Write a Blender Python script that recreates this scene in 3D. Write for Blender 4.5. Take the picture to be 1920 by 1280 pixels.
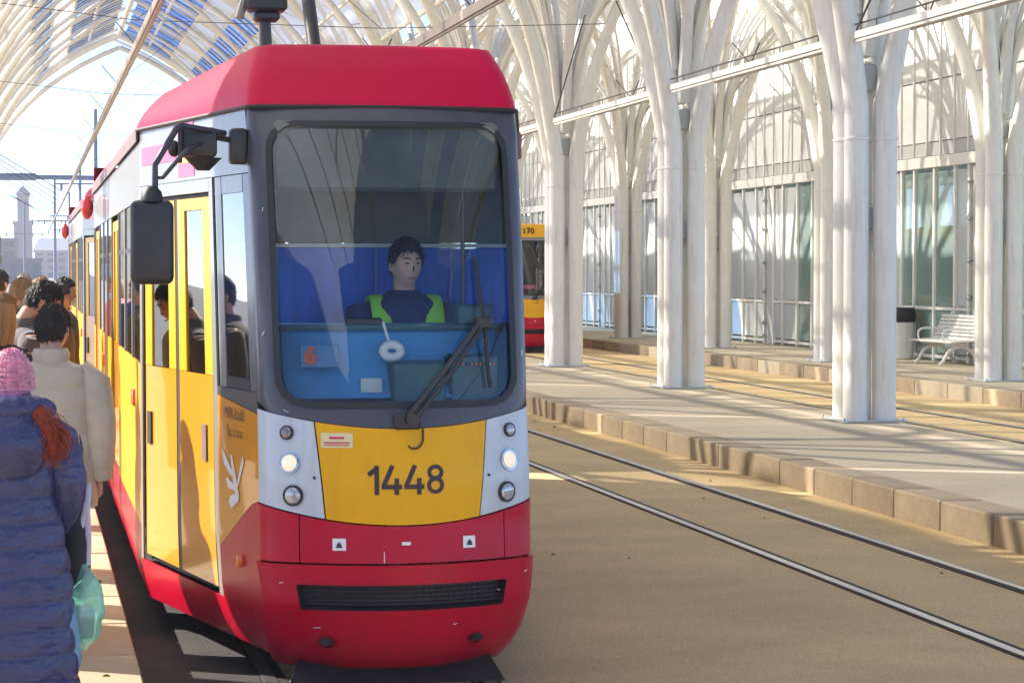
import bpy, bmesh, math, random
from mathutils import Vector, Matrix, Euler
R = math.radians
random.seed(7)
sc = bpy.context.scene
for o in list(bpy.data.objects): bpy.data.objects.remove(o)
col = sc.collection

# ------------------------------------------------------------------ camera, sky, sun, exposure
CAM_H = 2.03
cd = bpy.data.cameras.new('camera'); cam = bpy.data.objects.new('camera', cd); col.objects.link(cam)
cd.sensor_width = 36.0; cd.lens = 4400.0/1920.0*36.0; cd.clip_start = 0.1; cd.clip_end = 6000
cam.location = (0, 0, CAM_H)
cam.rotation_euler = (R(90)-math.atan(135/4400.0), 0, -math.atan(903/4400.0))
sc.camera = cam
SUN_EL, SUN_AZ = 31.0, -55.0            # azimuth clockwise from +Y
w = bpy.data.worlds.new('World'); sc.world = w; w.use_nodes = True
nt = w.node_tree; bg = nt.nodes['Background']
sky = nt.nodes.new('ShaderNodeTexSky'); sky.sky_type = 'NISHITA'; sky.sun_disc = False
sky.sun_elevation = R(SUN_EL); sky.sun_rotation = R(SUN_AZ % 360); sky.air_density = 0.32; sky.dust_density = 0.15; sky.ozone_density = 1.0
nt.links.new(sky.outputs[0], bg.inputs[0]); bg.inputs[1].default_value = 0.10
sl = bpy.data.lights.new('sun', 'SUN'); sl.energy = 3.0; sl.angle = R(0.6); sl.color = (1.0, 0.93, 0.82)
so = bpy.data.objects.new('sun', sl); col.objects.link(so)
sd = Vector((math.sin(R(SUN_AZ))*math.cos(R(SUN_EL)), math.cos(R(SUN_AZ))*math.cos(R(SUN_EL)), math.sin(R(SUN_EL))))
so.rotation_euler = (-sd).to_track_quat('-Z', 'Y').to_euler(); so.location = (0, 0, 60)
sc.view_settings.view_transform = 'Standard'; sc.view_settings.look = 'None'
sc.view_settings.exposure = 2.0; sc.view_settings.gamma = 1.0
sc.render.engine = 'CYCLES'
sc.cycles.max_bounces = 4; sc.cycles.diffuse_bounces = 3; sc.cycles.glossy_bounces = 2; sc.cycles.transparent_max_bounces = 8; sc.cycles.transmission_bounces = 4; sc.cycles.volume_bounces = 0

# ------------------------------------------------------------------ materials
MATS = {}
def mat(name, c, rough=.6, metal=0.0, var=.12, scale=4.0, bump=.0, bscale=None, coat=0.0, spec=.5, stretch=(1,1,1), dirt=None, dirt_amt=0.0, sheen=0.0, speck=0.0, speck_scale=140, streak=None, streak_amt=0.0):
    if name in MATS: return MATS[name]
    m = bpy.data.materials.new(name); m.use_nodes = True; MATS[name] = m
    n = m.node_tree.nodes; l = m.node_tree.links; b = n['Principled BSDF']
    b.inputs['Roughness'].default_value = rough; b.inputs['Metallic'].default_value = metal
    b.inputs['Specular IOR Level'].default_value = spec
    b.inputs['Coat Weight'].default_value = coat; b.inputs['Coat Roughness'].default_value = .08
    if sheen: b.inputs['Sheen Weight'].default_value = sheen
    plain = var <= .1 and not (dirt or bump or streak or speck) and stretch == (1,1,1) and name not in ('white cladding',)
    if plain:
        b.inputs['Base Color'].default_value = (*c,1); return m
    tc = n.new('ShaderNodeTexCoord'); mp = n.new('ShaderNodeMapping'); mp.inputs['Scale'].default_value = stretch
    l.new(tc.outputs['Object'], mp.inputs[0])
    nz = n.new('ShaderNodeTexNoise'); nz.inputs['Scale'].default_value = scale; nz.inputs['Detail'].default_value = 4; nz.inputs['Roughness'].default_value = .62
    l.new(mp.outputs[0], nz.inputs['Vector'])
    rp = n.new('ShaderNodeValToRGB'); rp.color_ramp.elements[0].position = .3; rp.color_ramp.elements[1].position = .7
    rp.color_ramp.elements[0].color = [max(0, x*(1-var)) for x in c]+[1]; rp.color_ramp.elements[1].color = [min(1, x*(1+var)) for x in c]+[1]
    l.new(nz.outputs['Fac'], rp.inputs[0]); out = rp.outputs[0]
    if dirt:
        n2 = n.new('ShaderNodeTexNoise'); n2.inputs['Scale'].default_value = scale*.35; n2.inputs['Detail'].default_value = 5; n2.inputs['Roughness'].default_value = .7
        l.new(mp.outputs[0], n2.inputs['Vector'])
        r2 = n.new('ShaderNodeValToRGB'); r2.color_ramp.elements[0].position = .48; r2.color_ramp.elements[1].position = .72
        r2.color_ramp.elements[0].color = (0,0,0,1); r2.color_ramp.elements[1].color = (dirt_amt,)*3+(1,)
        l.new(n2.outputs['Fac'], r2.inputs[0])
        mx = n.new('ShaderNodeMix'); mx.data_type = 'RGBA'; l.new(r2.outputs[0], mx.inputs['Factor']); l.new(out, mx.inputs['A']); mx.inputs['B'].default_value = (*dirt, 1)
        out = mx.outputs['Result']
    if streak:
        m3 = n.new('ShaderNodeMapping'); m3.inputs['Scale'].default_value = (7,7,.45); l.new(tc.outputs['Object'], m3.inputs[0])
        n3 = n.new('ShaderNodeTexNoise'); n3.inputs['Scale'].default_value = 2.2; n3.inputs['Detail'].default_value = 5; n3.inputs['Roughness'].default_value = .72; l.new(m3.outputs[0], n3.inputs['Vector'])
        r3 = n.new('ShaderNodeValToRGB'); r3.color_ramp.elements[0].position = .52; r3.color_ramp.elements[1].position = .74; r3.color_ramp.elements[0].color = (0,0,0,1); r3.color_ramp.elements[1].color = (streak_amt,)*3+(1,); l.new(n3.outputs['Fac'], r3.inputs[0])
        x3 = n.new('ShaderNodeMix'); x3.data_type = 'RGBA'; l.new(r3.outputs[0], x3.inputs['Factor']); l.new(out, x3.inputs['A']); x3.inputs['B'].default_value = (*streak,1); out = x3.outputs['Result']
        rr = n.new('ShaderNodeMapRange'); rr.inputs['To Min'].default_value = rough; rr.inputs['To Max'].default_value = min(1,rough+.3); l.new(r3.outputs[0], rr.inputs[0]); l.new(rr.outputs[0], b.inputs['Roughness'])
    if speck:
        n4 = n.new('ShaderNodeTexNoise'); n4.inputs['Scale'].default_value = speck_scale; n4.inputs['Detail'].default_value = 2; l.new(tc.outputs['Object'], n4.inputs['Vector'])
        r4 = n.new('ShaderNodeValToRGB'); r4.color_ramp.elements[0].position = .32; r4.color_ramp.elements[1].position = .62; r4.color_ramp.elements[0].color = (1-speck,)*3+(1,); r4.color_ramp.elements[1].color = (1,1,1,1); l.new(n4.outputs['Fac'], r4.inputs[0])
        x4 = n.new('ShaderNodeMix'); x4.data_type = 'RGBA'; x4.blend_type = 'MULTIPLY'; x4.inputs['Factor'].default_value = 1; l.new(out, x4.inputs['A']); l.new(r4.outputs[0], x4.inputs['B']); out = x4.outputs['Result']
    l.new(out, b.inputs['Base Color'])
    if bump:
        nb = n.new('ShaderNodeTexNoise'); nb.inputs['Scale'].default_value = bscale or scale*6; nb.inputs['Detail'].default_value = 3
        l.new(mp.outputs[0], nb.inputs['Vector'])
        bp = n.new('ShaderNodeBump'); bp.inputs['Strength'].default_value = bump; bp.inputs['Distance'].default_value = .02
        l.new(nb.outputs['Fac'], bp.inputs['Height']); l.new(bp.outputs[0], b.inputs['Normal'])
    return m
def mat_clear(name, tint, gloss=.12, rough=.02, opaque=0.0, body=(.5,.5,.5), fres=True):
    """pane: tinted see-through, mirror-like by Fresnel, with an optional dusty diffuse share"""
    m = bpy.data.materials.new(name); m.use_nodes = True; MATS[name] = m
    n = m.node_tree.nodes; l = m.node_tree.links; n.remove(n['Principled BSDF']); o = n['Material Output']
    t = n.new('ShaderNodeBsdfTransparent'); t.inputs[0].default_value = (*tint, 1)
    g = n.new('ShaderNodeBsdfGlossy'); g.inputs[0].default_value = (1,1,1,1); g.inputs['Roughness'].default_value = rough
    fr = n.new('ShaderNodeFresnel'); fr.inputs[0].default_value = 1.5
    ad = n.new('ShaderNodeMath'); ad.operation = 'MULTIPLY_ADD'; ad.inputs[1].default_value = 1.0; ad.inputs[2].default_value = gloss; ad.use_clamp = True
    l.new(fr.outputs[0], ad.inputs[0])
    mx = n.new('ShaderNodeMixShader'); l.new(ad.outputs[0], mx.inputs[0]); l.new(t.outputs[0], mx.inputs[1]); l.new(g.outputs[0], mx.inputs[2])
    res = mx
    if opaque:
        d = n.new('ShaderNodeBsdfDiffuse'); tl = n.new('ShaderNodeBsdfTranslucent'); d.inputs[0].default_value = (*body,1); tl.inputs[0].default_value = (*body,1)
        a = n.new('ShaderNodeMixShader'); a.inputs[0].default_value = .5; l.new(d.outputs[0], a.inputs[1]); l.new(tl.outputs[0], a.inputs[2])
        m2 = n.new('ShaderNodeMixShader'); m2.inputs[0].default_value = opaque; l.new(mx.outputs[0], m2.inputs[1]); l.new(a.outputs[0], m2.inputs[2]); res = m2
    l.new(res.outputs[0], o.inputs[0]); return m
def mat_emit(name, c, s):
    m = bpy.data.materials.new(name); m.use_nodes = True; MATS[name] = m
    b = m.node_tree.nodes['Principled BSDF']; b.inputs['Base Color'].default_value = (*c,1); b.inputs['Emission Color'].default_value = (*c,1); b.inputs['Emission Strength'].default_value = s
    b.inputs['Roughness'].default_value = .15
    return m

M = {}
M['concrete'] = mat('tan concrete', (.74,.53,.25), .85, var=.12, scale=1.1, bump=.35, bscale=60, stretch=(.7,1.0,1), dirt=(.56,.39,.18), dirt_amt=.6, speck=.25, speck_scale=55)
M['asphalt_shaded'] = mat('shade-dark track bed', (.045,.041,.037), .9, var=.25, scale=3, bump=.5, bscale=80, dirt=(.08,.07,.055), dirt_amt=.6)  # brake-dust dark, with tram and platform shade also painted into the colour
M['street'] = mat('street grey', (.30,.29,.28), .9, var=.12, scale=.2)
M['paver'] = mat('grey platform paving', (.53,.445,.31), .8, var=.12, scale=1.4, bump=.25, bscale=50, stretch=(.5,1,1), dirt=(.37,.28,.17), dirt_amt=.7, speck=.25, speck_scale=50)
M['paver_tan'] = mat('tan platform paving', (.46,.34,.21), .8, var=.15, scale=1.6, bump=.25, bscale=50, dirt=(.3,.22,.14), dirt_amt=.5)
M['kerb'] = mat('sandstone kerb', (.37,.285,.18), .8, var=.2, scale=2.5, bump=.3, bscale=40, dirt=(.17,.12,.07), dirt_amt=.6)
M['kerb_b'] = mat('sandstone kerb brown', (.31,.235,.15), .8, var=.2, scale=2.5, bump=.3, bscale=40, dirt=(.15,.1,.06), dirt_amt=.6)
M['kerbtop'] = mat('pale kerb top', (.50,.42,.29), .75, var=.12, scale=3, bump=.2, bscale=40, dirt=(.3,.22,.13), dirt_amt=.5)
M['rail'] = mat('polished rail head', (.62,.60,.58), .32, .9, var=.15, scale=6, stretch=(6,.4,1))
M['groove'] = mat('rail groove', (.03,.022,.02), .8, var=.2)
M['white_steel'] = mat('cream white painted steel', (.80,.78,.71), .42, var=.05, scale=2.2, streak=(.42,.34,.24), streak_amt=.45)
M['white_clad'] = mat('white cladding', (.74,.75,.73), .5, var=.09, scale=1.5)
M['grey_clad'] = mat('light grey pilaster', (.50,.51,.48), .55, var=.07, scale=2)
M['red'] = mat('tram red paint', (.52,.002,.026), .30, var=.05, scale=2.5, coat=.0, spec=.22, dirt=(.34,.004,.02), dirt_amt=.4, streak=(.26,.04,.04), streak_amt=.3)
M['red_roof'] = mat('tram roof red', (.62,.002,.045), .42, var=.05, scale=2.0, coat=.0, spec=.15, dirt=(.5,.01,.04), dirt_amt=.4, streak=(.48,.05,.08), streak_amt=.2)
M['red_sunlit'] = mat('sunlit tram roof red', (.62,.09,.13), .5, var=.12, scale=3, dirt=(.55,.22,.24), dirt_amt=.6)  # same roof red, paled by painting in the sun's grazing sheen
M['yellow'] = mat('tram yellow paint', (.84,.425,.004), .30, var=.04, scale=2.5, coat=.0, spec=.22, dirt=(.6,.30,.01), dirt_amt=.35, streak=(.45,.24,.03), streak_amt=.3)
M['yellow_gloss'] = mat('glossy yellow door paint', (.80,.32,.001), .25, var=.03, scale=2.5, coat=.55, spec=.4, dirt=(.6,.28,.01), dirt_amt=.2); MATS['glossy yellow door paint'].node_tree.nodes['Principled BSDF'].inputs['Coat Roughness'].default_value = .03; MATS['glossy yellow door paint'].node_tree.nodes['Principled BSDF'].inputs['Coat IOR'].default_value = 1.6
M['tram_white'] = mat('tram pale grey paint', (.56,.61,.66), .35, var=.03, scale=3, coat=.2, dirt=(.42,.43,.43), dirt_amt=.4, streak=(.33,.31,.28), streak_amt=.4)
M['tram_grey'] = mat('tram light side paint', (.22,.22,.205), .38, var=.05, scale=3, coat=.3, dirt=(.19,.175,.15), dirt_amt=.45, streak=(.22,.2,.17), streak_amt=.4)
M['mask'] = mat('dark grey front mask', (.062,.060,.074), .38, var=.12, scale=5, coat=.2, dirt=(.11,.105,.11), dirt_amt=.5)
M['rubber'] = mat('black rubber', (.018,.018,.02), .55, var=.2, scale=8)
M['black'] = mat('black plastic', (.022,.022,.025), .42, var=.2, scale=9, bump=.05)
M['purple_metal'] = mat('dark mirror arm', (.05,.04,.06), .35, .3)
M['dark_steel'] = mat('dark steel', (.055,.052,.052), .5, .5, var=.25, scale=6)
M['gutter'] = mat('brown gutter', (.20,.13,.12), .5, var=.15)
M['chrome'] = mat('metal', (.55,.55,.55), .25, 1.0)
M['lens'] = mat('clear lens', (.42,.44,.45), .12, .3, var=.3, scale=60, coat=.8)
M['lens_dark'] = mat('smoked lens', (.22,.2,.2), .12, .2, var=.4, scale=60, coat=.8)
M['lamp_on'] = mat_emit('lit headlamp', (1.0,.82,.60), .10)
M['orange'] = mat('orange lens', (.85,.20,.02), .2, coat=.5)
M['redlens'] = mat('red lens', (.6,.02,.02), .25, coat=.5)
M['grille'] = mat('black grille', (.02,.012,.014), .6, var=.3, scale=60)
M['number'] = mat('number black', (.035,.02,.03), .5, var=.1)
M['logo_white'] = mat('white decal', (.82,.82,.80), .4, var=.03)
M['decal_grey'] = mat('decal text brown', (.16,.10,.03), .5)
M['decal_cream'] = mat('cream sticker', (.78,.64,.34), .45, var=.05)
M['decal_red'] = mat('red decal', (.62,.03,.09), .35, coat=.2)
M['decal_yellow'] = mat('yellow decal', (.78,.5,.03), .35)
M['cab_blue'] = mat('bright cab blue', (.05,.19,.88), .55, var=.25, scale=3.5, stretch=(5,1,.6))  # saturated blue of the cab partition, in soft upright bands
M['cab_dash'] = mat('blue grey dashboard', (.09,.31,.62), .4, var=.12, scale=3)
M['cab_teal'] = mat('teal console', (.05,.14,.16), .45, var=.2, scale=5)
M['cab_dark'] = mat('dark cab ceiling', (.15,.155,.13), .7, var=.25, scale=3)
M['interior'] = mat('tram interior beige', (.35,.34,.30), .6)
M['seat_red'] = mat('seat fabric', (.25,.05,.05), .8)
M['glass_front'] = mat_clear('windscreen glass', (.90,.97,.97), .012, .01)
M['glass_side'] = mat_clear('side window glass', (.34,.41,.39), .10, .02)
M['glass_roof'] = mat_clear('blue roof glass', (.22,.47,.92), .03, .05, opaque=.10, body=(.3,.5,.85))
M['glass_door'] = mat_clear('green facade glass', (.72,.88,.82), .08, .02, opaque=.30, body=(.66,.82,.76))
M['glass_frost'] = mat_clear('frosted white facade glass', (.85,.92,.88), .08, .05, opaque=.86, body=(.88,.90,.87))
M['membrane_aisle'] = mat_clear('pale aisle membrane', (.92,.92,.90), .0, .3, opaque=.70, body=(.95,.95,.92))
M['membrane'] = mat_clear('white roof membrane', (.92,.92,.90), .0, .3, opaque=.60, body=(.88,.88,.85))
M['bag_green'] = mat_clear('mint plastic bag', (.55,.9,.75), .08, .12, opaque=.62, body=(.50,.86,.70))
M['bag_blue'] = mat_clear('pale blue plastic bag', (.55,.8,.95), .05, .2, opaque=.85, body=(.42,.70,.90))
M['skin'] = mat('skin', (.58,.33,.24), .5, var=.08, scale=12, spec=.35)
M['skin_pale'] = mat('pale skin', (.80,.47,.35), .5, var=.06, scale=12, spec=.3, speck=.0)
M['skin_warm'] = mat('skin in warm tone', (.56,.28,.17), .5, var=.08, scale=12, spec=.35)
M['hair_dark'] = mat('dark brown hair', (.028,.02,.018), .45, var=.4, scale=40, bump=.5, bscale=120, stretch=(6,6,1))
M['hair_blond'] = mat('blond hair', (.36,.21,.09), .45, var=.35, scale=40, bump=.5, bscale=120, stretch=(6,6,1))
M['hair_red'] = mat('ginger hair', (.36,.055,.018), .5, var=.5, scale=40, bump=.6, bscale=120, stretch=(6,6,1))
M['hair_grey'] = mat('grey hair', (.35,.32,.3), .5, var=.3, scale=40)
M['coat_blue'] = mat('blue quilted nylon', (.036,.042,.125), .34, var=.14, scale=7, bump=.7, bscale=16, spec=.5, stretch=(1,1,1.6))
M['coat_beige'] = mat('beige quilted nylon', (.49,.41,.31), .5, var=.08, scale=6, bump=.55, bscale=16)
M['coat_grey'] = mat('grey brown wool', (.10,.08,.08), .85, var=.15, scale=12, bump=.3, sheen=.3)
M['coat_black'] = mat('black cloth', (.02,.02,.024), .8, var=.2, scale=12)
M['coat_navy'] = mat('navy cloth', (.03,.04,.14), .75, var=.15, scale=12)
M['coat_pink'] = mat('pink cloth', (.6,.2,.32), .8, var=.15, scale=12)
M['coat_olive'] = mat('olive cloth', (.09,.08,.05), .8, var=.15, scale=12)
M['coat_white'] = mat('white cloth', (.7,.68,.64), .8, var=.1, scale=12)
M['coat_brown'] = mat('brown cloth', (.09,.05,.035), .8, var=.15, scale=12)
M['trousers'] = mat('dark trousers', (.03,.032,.04), .8, var=.2, scale=10)
M['trousers_grey'] = mat('grey trousers', (.34,.33,.34), .8, var=.15, scale=10)
M['knit_pink'] = mat('pink knit', (.70,.24,.34), .9, var=.45, scale=26, bump=.8, bscale=60, sheen=.4)
M['hivis'] = mat('yellow green safety vest', (.45,.92,.10), .5, var=.06)
M['shoe'] = mat('black shoe', (.02,.02,.02), .5)
M['eye'] = mat('eye', (.10,.06,.05), .3)
M['lip'] = mat('lip', (.45,.16,.13), .5)
M['stone_pale'] = mat('pale stone', (.27,.25,.25), .85, var=.06, scale=.5)
M['stone_pink'] = mat('pale pink render', (.44,.34,.31), .85, var=.08, scale=.5)
M['brick_far'] = mat('brown brick', (.36,.24,.19), .85, var=.1, scale=.5)
M['tile_roof'] = mat('dull tin roof', (.35,.38,.42), .6, var=.1, scale=.5)
M['win_far'] = mat('far window glass', (.10,.12,.15), .15, var=.2, scale=.4)
M['mast'] = mat('grey blue mast paint', (.24,.26,.33), .5, var=.1)
M['wire'] = mat('overhead wire', (.10,.09,.09), .5, .4)
M['sign_grey'] = mat('sign back', (.20,.20,.18), .6)
M['paper'] = mat('paper poster', (.72,.70,.66), .7, var=.1, scale=9, dirt=(.5,.3,.35), dirt_amt=.6)
M['bin_bag'] = mat('black bin liner', (.015,.015,.016), .3, bump=.6, bscale=30)
M['copper'] = mat('contact bar', (.30,.25,.22), .45, .5, var=.2, scale=3)

# ------------------------------------------------------------------ mesh helpers
class MB:
    def __init__(s): s.v = []; s.f = []
    def add(s, vs, fs):
        k = len(s.v); s.v += [tuple(v) for v in vs]; s.f += [[i+k for i in f] for f in fs]; return s
    def box(s, a, b, mtx=None):
        (x0,y0,z0),(x1,y1,z1) = a, b
        vs = [Vector(p) for p in ((x0,y0,z0),(x1,y0,z0),(x1,y1,z0),(x0,y1,z0),(x0,y0,z1),(x1,y0,z1),(x1,y1,z1),(x0,y1,z1))]
        if mtx: vs = [mtx @ v for v in vs]
        return s.add(vs, [(3,2,1,0),(4,5,6,7),(0,1,5,4),(1,2,6,5),(2,3,7,6),(3,0,4,7)])
    def rbox(s, a, b, r=.01, seg=2, mtx=None):
        bm = bmesh.new(); bmesh.ops.create_cube(bm, size=1)
        for v in bm.verts: v.co = Vector([(a[i]+b[i])/2 + v.co[i]*(b[i]-a[i]) for i in range(3)])
        bmesh.ops.bevel(bm, geom=bm.edges[:], offset=r, segments=seg, affect='EDGES', profile=.5)
        bm.verts.index_update()
        vs = [(mtx @ v.co) if mtx else v.co.copy() for v in bm.verts]; fs = [[v.index for v in f.verts] for f in bm.faces]; bm.free()
        return s.add(vs, fs)
    def tube(s, pts, rad, n=8, cap=True, ell=None):
        pts = [Vector(p) for p in pts]; N = len(pts)
        rad = rad if isinstance(rad, (list, tuple)) else [rad]*N
        vs = []; fs = []; up = None
        for i, p in enumerate(pts):
            t = (pts[min(i+1,N-1)]-pts[max(i-1,0)])
            t = t.normalized() if t.length > 1e-9 else Vector((0,0,1))
            if up is None:
                up = Vector((1,0,0)) if abs(t.x) < .9 else Vector((0,1,0))
            a = (up - t*up.dot(t)).normalized(); up = a; b = t.cross(a)
            for k in range(n):
                q = 2*math.pi*k/n; e = ell or (1,1)
                vs.append(p + a*math.cos(q)*rad[i]*e[0] + b*math.sin(q)*rad[i]*e[1])
        for i in range(N-1):
            for k in range(n):
                fs.append((i*n+k, i*n+(k+1)%n, (i+1)*n+(k+1)%n, (i+1)*n+k))
        if cap: fs += [list(range(n))[::-1], [(N-1)*n+k for k in range(n)]]
        return s.add(vs, fs)
    def loft(s, rings, n=28, cap=True, p=2.0):
        vs = []; fs = []
        for (cx, cy, z, rx, ry) in rings:
            for k in range(n):
                q = 2*math.pi*k/n; c_, s_ = math.cos(q), math.sin(q)
                e = 2.0/p
                vs.append((cx+rx*math.copysign(abs(c_)**e, c_), cy+ry*math.copysign(abs(s_)**e, s_), z))
        N = len(rings)
        for i in range(N-1):
            for k in range(n): fs.append((i*n+k, i*n+(k+1)%n, (i+1)*n+(k+1)%n, (i+1)*n+k))
        if cap: fs += [list(range(n))[::-1], [(N-1)*n+k for k in range(n)]]
        return s.add(vs, fs)
    def ball(s, c, r, nu=20, nv=12, fn=None):
        vs = []; fs = []
        for j in range(nv+1):
            th = math.pi*j/nv
            for i in range(nu):
                ph = 2*math.pi*i/nu
                d = Vector((math.sin(th)*math.cos(ph), math.sin(th)*math.sin(ph), math.cos(th)))
                q = fn(d) if fn else Vector((d.x*r[0], d.y*r[1], d.z*r[2]))
                vs.append(Vector(c)+q)
        for j in range(nv):
            for i in range(nu): fs.append((j*nu+i, (j+1)*nu+i, (j+1)*nu+(i+1)%nu, j*nu+(i+1)%nu))
        return s.add(vs, fs)
    def disc(s, c, nrm, r, h, n=24, r2=None):
        c = Vector(c); nrm = Vector(nrm).normalized()
        return s.tube([c, c+nrm*h], [r, r if r2 is None else r2], n)
    def surf(s, P, nu, nv, th=.012, us=None, vs_=None, nrm=None):
        """sheet P(u,v)->point with rim walls of depth th on the inner side (opposite the normal)"""
        us = us or [i/nu for i in range(nu+1)]; vv = vs_ or [j/nv for j in range(nv+1)]
        nu = len(us)-1; nv = len(vv)-1
        G = [[Vector(P(u,v)) for u in us] for v in vv]
        def N(i,j):
            a = G[j][min(i+1,nu)]-G[j][max(i-1,0)]; b = G[min(j+1,nv)][i]-G[max(j-1,0)][i]
            k = a.cross(b); return k.normalized() if k.length > 1e-12 else Vector((0,-1,0))
        vs = [G[j][i] for j in range(nv+1) for i in range(nu+1)]
        fs = [(j*(nu+1)+i, j*(nu+1)+i+1, (j+1)*(nu+1)+i+1, (j+1)*(nu+1)+i) for j in range(nv) for i in range(nu)]
        if th:
            loop = [(i,0) for i in range(nu)]+[(nu,j) for j in range(nv)]+[(i,nv) for i in range(nu,0,-1)]+[(0,j) for j in range(nv,0,-1)]
            k = len(vs)
            for (i,j) in loop: vs.append(G[j][i]-N(i,j)*th)
            L = len(loop)
            for q in range(L):
                (i,j),(i2,j2) = loop[q], loop[(q+1)%L]
                fs.append((j2*(nu+1)+i2, j*(nu+1)+i, k+q, k+(q+1)%L))
        return s.add(vs, fs)
    def mesh(s, name, m, sharp=38):
        me = bpy.data.meshes.new(name); me.from_pydata(s.v, [], s.f); me.update()
        if m: me.materials.append(m)
        if sharp:
            me.polygons.foreach_set('use_smooth', [True]*len(me.polygons)); me.set_sharp_from_angle(angle=R(sharp))
        return me
    def build(s, name, m, parent=None, sharp=38, loc=None):
        return link(name, s.mesh(name, m, sharp), parent, loc)
def link(name, me, parent=None, loc=None, rz=None):
    o = bpy.data.objects.new(name, me); col.objects.link(o)
    if parent: o.parent = parent
    if loc is not None: o.location = loc
    if rz is not None: o.rotation_euler = (0,0,rz)
    return o
def tag(o, label=None, cat=None, group=None, kind=None):
    if label: o['label'] = label
    if cat: o['category'] = cat
    if group: o['group'] = group
    if kind: o['kind'] = kind
    return o
def thing(name, loc, label, cat, group=None, rz=0):
    o = bpy.data.objects.new(name, None); col.objects.link(o); o.location = loc; o.rotation_euler = (0,0,rz); o.empty_display_size = .2
    return tag(o, label, cat, group)
KIDS = {}
def copy_tree(o, parent=None):
    c = o.copy(); col.objects.link(c); c.parent = parent
    for ch in [x for x in o.children]: copy_tree(ch, c)
    return c
def lerp(a,b,t): return a+(b-a)*t
def interp(x, xs, ys):
    if x <= xs[0]: return ys[0]
    for i in range(len(xs)-1):
        if x <= xs[i+1]: return lerp(ys[i], ys[i+1], (x-xs[i])/(xs[i+1]-xs[i]))
    return ys[-1]
def smooth_path(pts, n=6):
    pts = [Vector(p) for p in pts]; out = []
    for i in range(len(pts)-1):
        p0 = pts[max(i-1,0)]; p1 = pts[i]; p2 = pts[i+1]; p3 = pts[min(i+2,len(pts)-1)]
        for k in range(n):
            t = k/n
            out.append(.5*((2*p1)+(p2-p0)*t+(2*p0-5*p1+4*p2-p3)*t*t+(3*p1-p0-3*p2+p3)*t**3))
    out.append(pts[-1]); return out
def text_mesh(body, size, bold=0.0, extr=.0015, font_shear=0):
    cu = bpy.data.curves.new('lettering', 'FONT'); cu.body = body; cu.size = size; cu.offset = bold; cu.extrude = extr; cu.shear = font_shear
    cu.align_x = 'CENTER'; cu.align_y = 'CENTER'; cu.resolution_u = 3
    ob = bpy.data.objects.new('lettering', cu); col.objects.link(ob)
    dg = bpy.context.evaluated_depsgraph_get(); dg.update()
    me = bpy.data.meshes.new_from_object(ob.evaluated_get(dg)); bpy.data.objects.remove(ob); bpy.data.curves.remove(cu)
    return me
ORD = ['nearest','second','third','fourth','fifth','sixth','seventh','eighth','ninth','tenth','eleventh','twelfth','thirteenth']

# ------------------------------------------------------------------ ground, tracks, platforms
MB().add([(-2500,-60,-.0),(2500,-60,0),(2500,4000,0),(-2500,4000,0)], [(0,1,2,3)]).build('ground', M['street'], None, 0).__setitem__('kind','structure')
tag(MB().add([(-12,-30,.004),(19.5,-30,.004),(19.5,100,.004),(-12,100,.004)], [(0,1,2,3)]).build('station_floor', M['concrete'], None, 0), kind='structure')
tag(MB().add([(.40,-30,.008),(1.11,-30,.008),(1.11,140,.008),(.40,140,.008)], [(0,1,2,3)]).build('track_bed', M['asphalt_shaded'], None, 0), kind='structure')
TR = [1.67, 5.62, 11.9]
for tx in TR:
    for sgn in (-1,1):
        x = tx+sgn*.525; xi = x-sgn*.055
        m = MB().box((x-.032,-30,-.05),(x+.032,200,.016))
        r_ = tag(m.build('rail', M['rail'], None, 0), kind='structure')
        MB().box((min(xi-.028,xi+.028),-30,-.05),(max(xi-.028,xi+.028),200,.011)).build('groove', M['groove'], r_, 0)
        xo = x+sgn*.045
        MB().box((xo-.010,-30,-.05),(xo+.010,200,.0105)).build('joint_seal', M['groove'], r_, 0)
# left platform
PH = .24
pl = tag(MB().box((-9,-30,-.1),(.12,130,PH-.004)).build('platform', M['paver_tan'], None, 0), kind='structure')
rnd = random.Random(3)
slabm = [MB().rbox((-.175,-.492,-.12),(.175,.492,0), .008, 1).mesh('edge_slab', M['paver_tan'], 30), MB().rbox((-.175,-.492,-.12),(.175,.492,0), .008, 1).mesh('edge_slab', M['kerbtop'], 30)]
for i in range(44): link('edge_slab', slabm[0 if rnd.random()<.6 else 1], pl, (.297, 7.5+i, PH+rnd.uniform(-.002,.002)))
MB().box((.13,-30,-.1),(.40,130,PH-.122)).build('platform_wall', M['asphalt_shaded'], pl, 0)
MB().box((.122,-30,PH-.121),(.47,7.0,PH)).build('platform_edge', M['paver_tan'], pl, 0); MB().box((.122,51.0,PH-.121),(.47,130,PH)).build('platform_edge', M['paver_tan'], pl, 0)
# right (island) platform
KX = 6.90
pr = tag(MB().box((KX+.36,-30,-.1),(9.95,100,PH-.003)).build('platform', M['paver'], None, 0), kind='structure')
kerbs = [MB().rbox((0,-.493,-.1),(.355,.493,PH), .012, 1).mesh('kerb_slab', M[k], 30) for k in ('kerb','kerb_b','kerbtop')]
for i in range(70):
    k = rnd.choices([0,1,2],[.6,.35,.05])[0]; link('kerb_slab', kerbs[k], pr, (KX+rnd.uniform(-.004,.004), 8.6+i*1.0, rnd.uniform(-.003,.003)))
MB().box((KX,-30,-.1),(KX+.355,8.0,PH)).build('kerb', M['kerb'], pr, 0); MB().box((KX,78.2,-.1),(KX+.355,100,PH)).build('kerb', M['kerb'], pr, 0)
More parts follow.
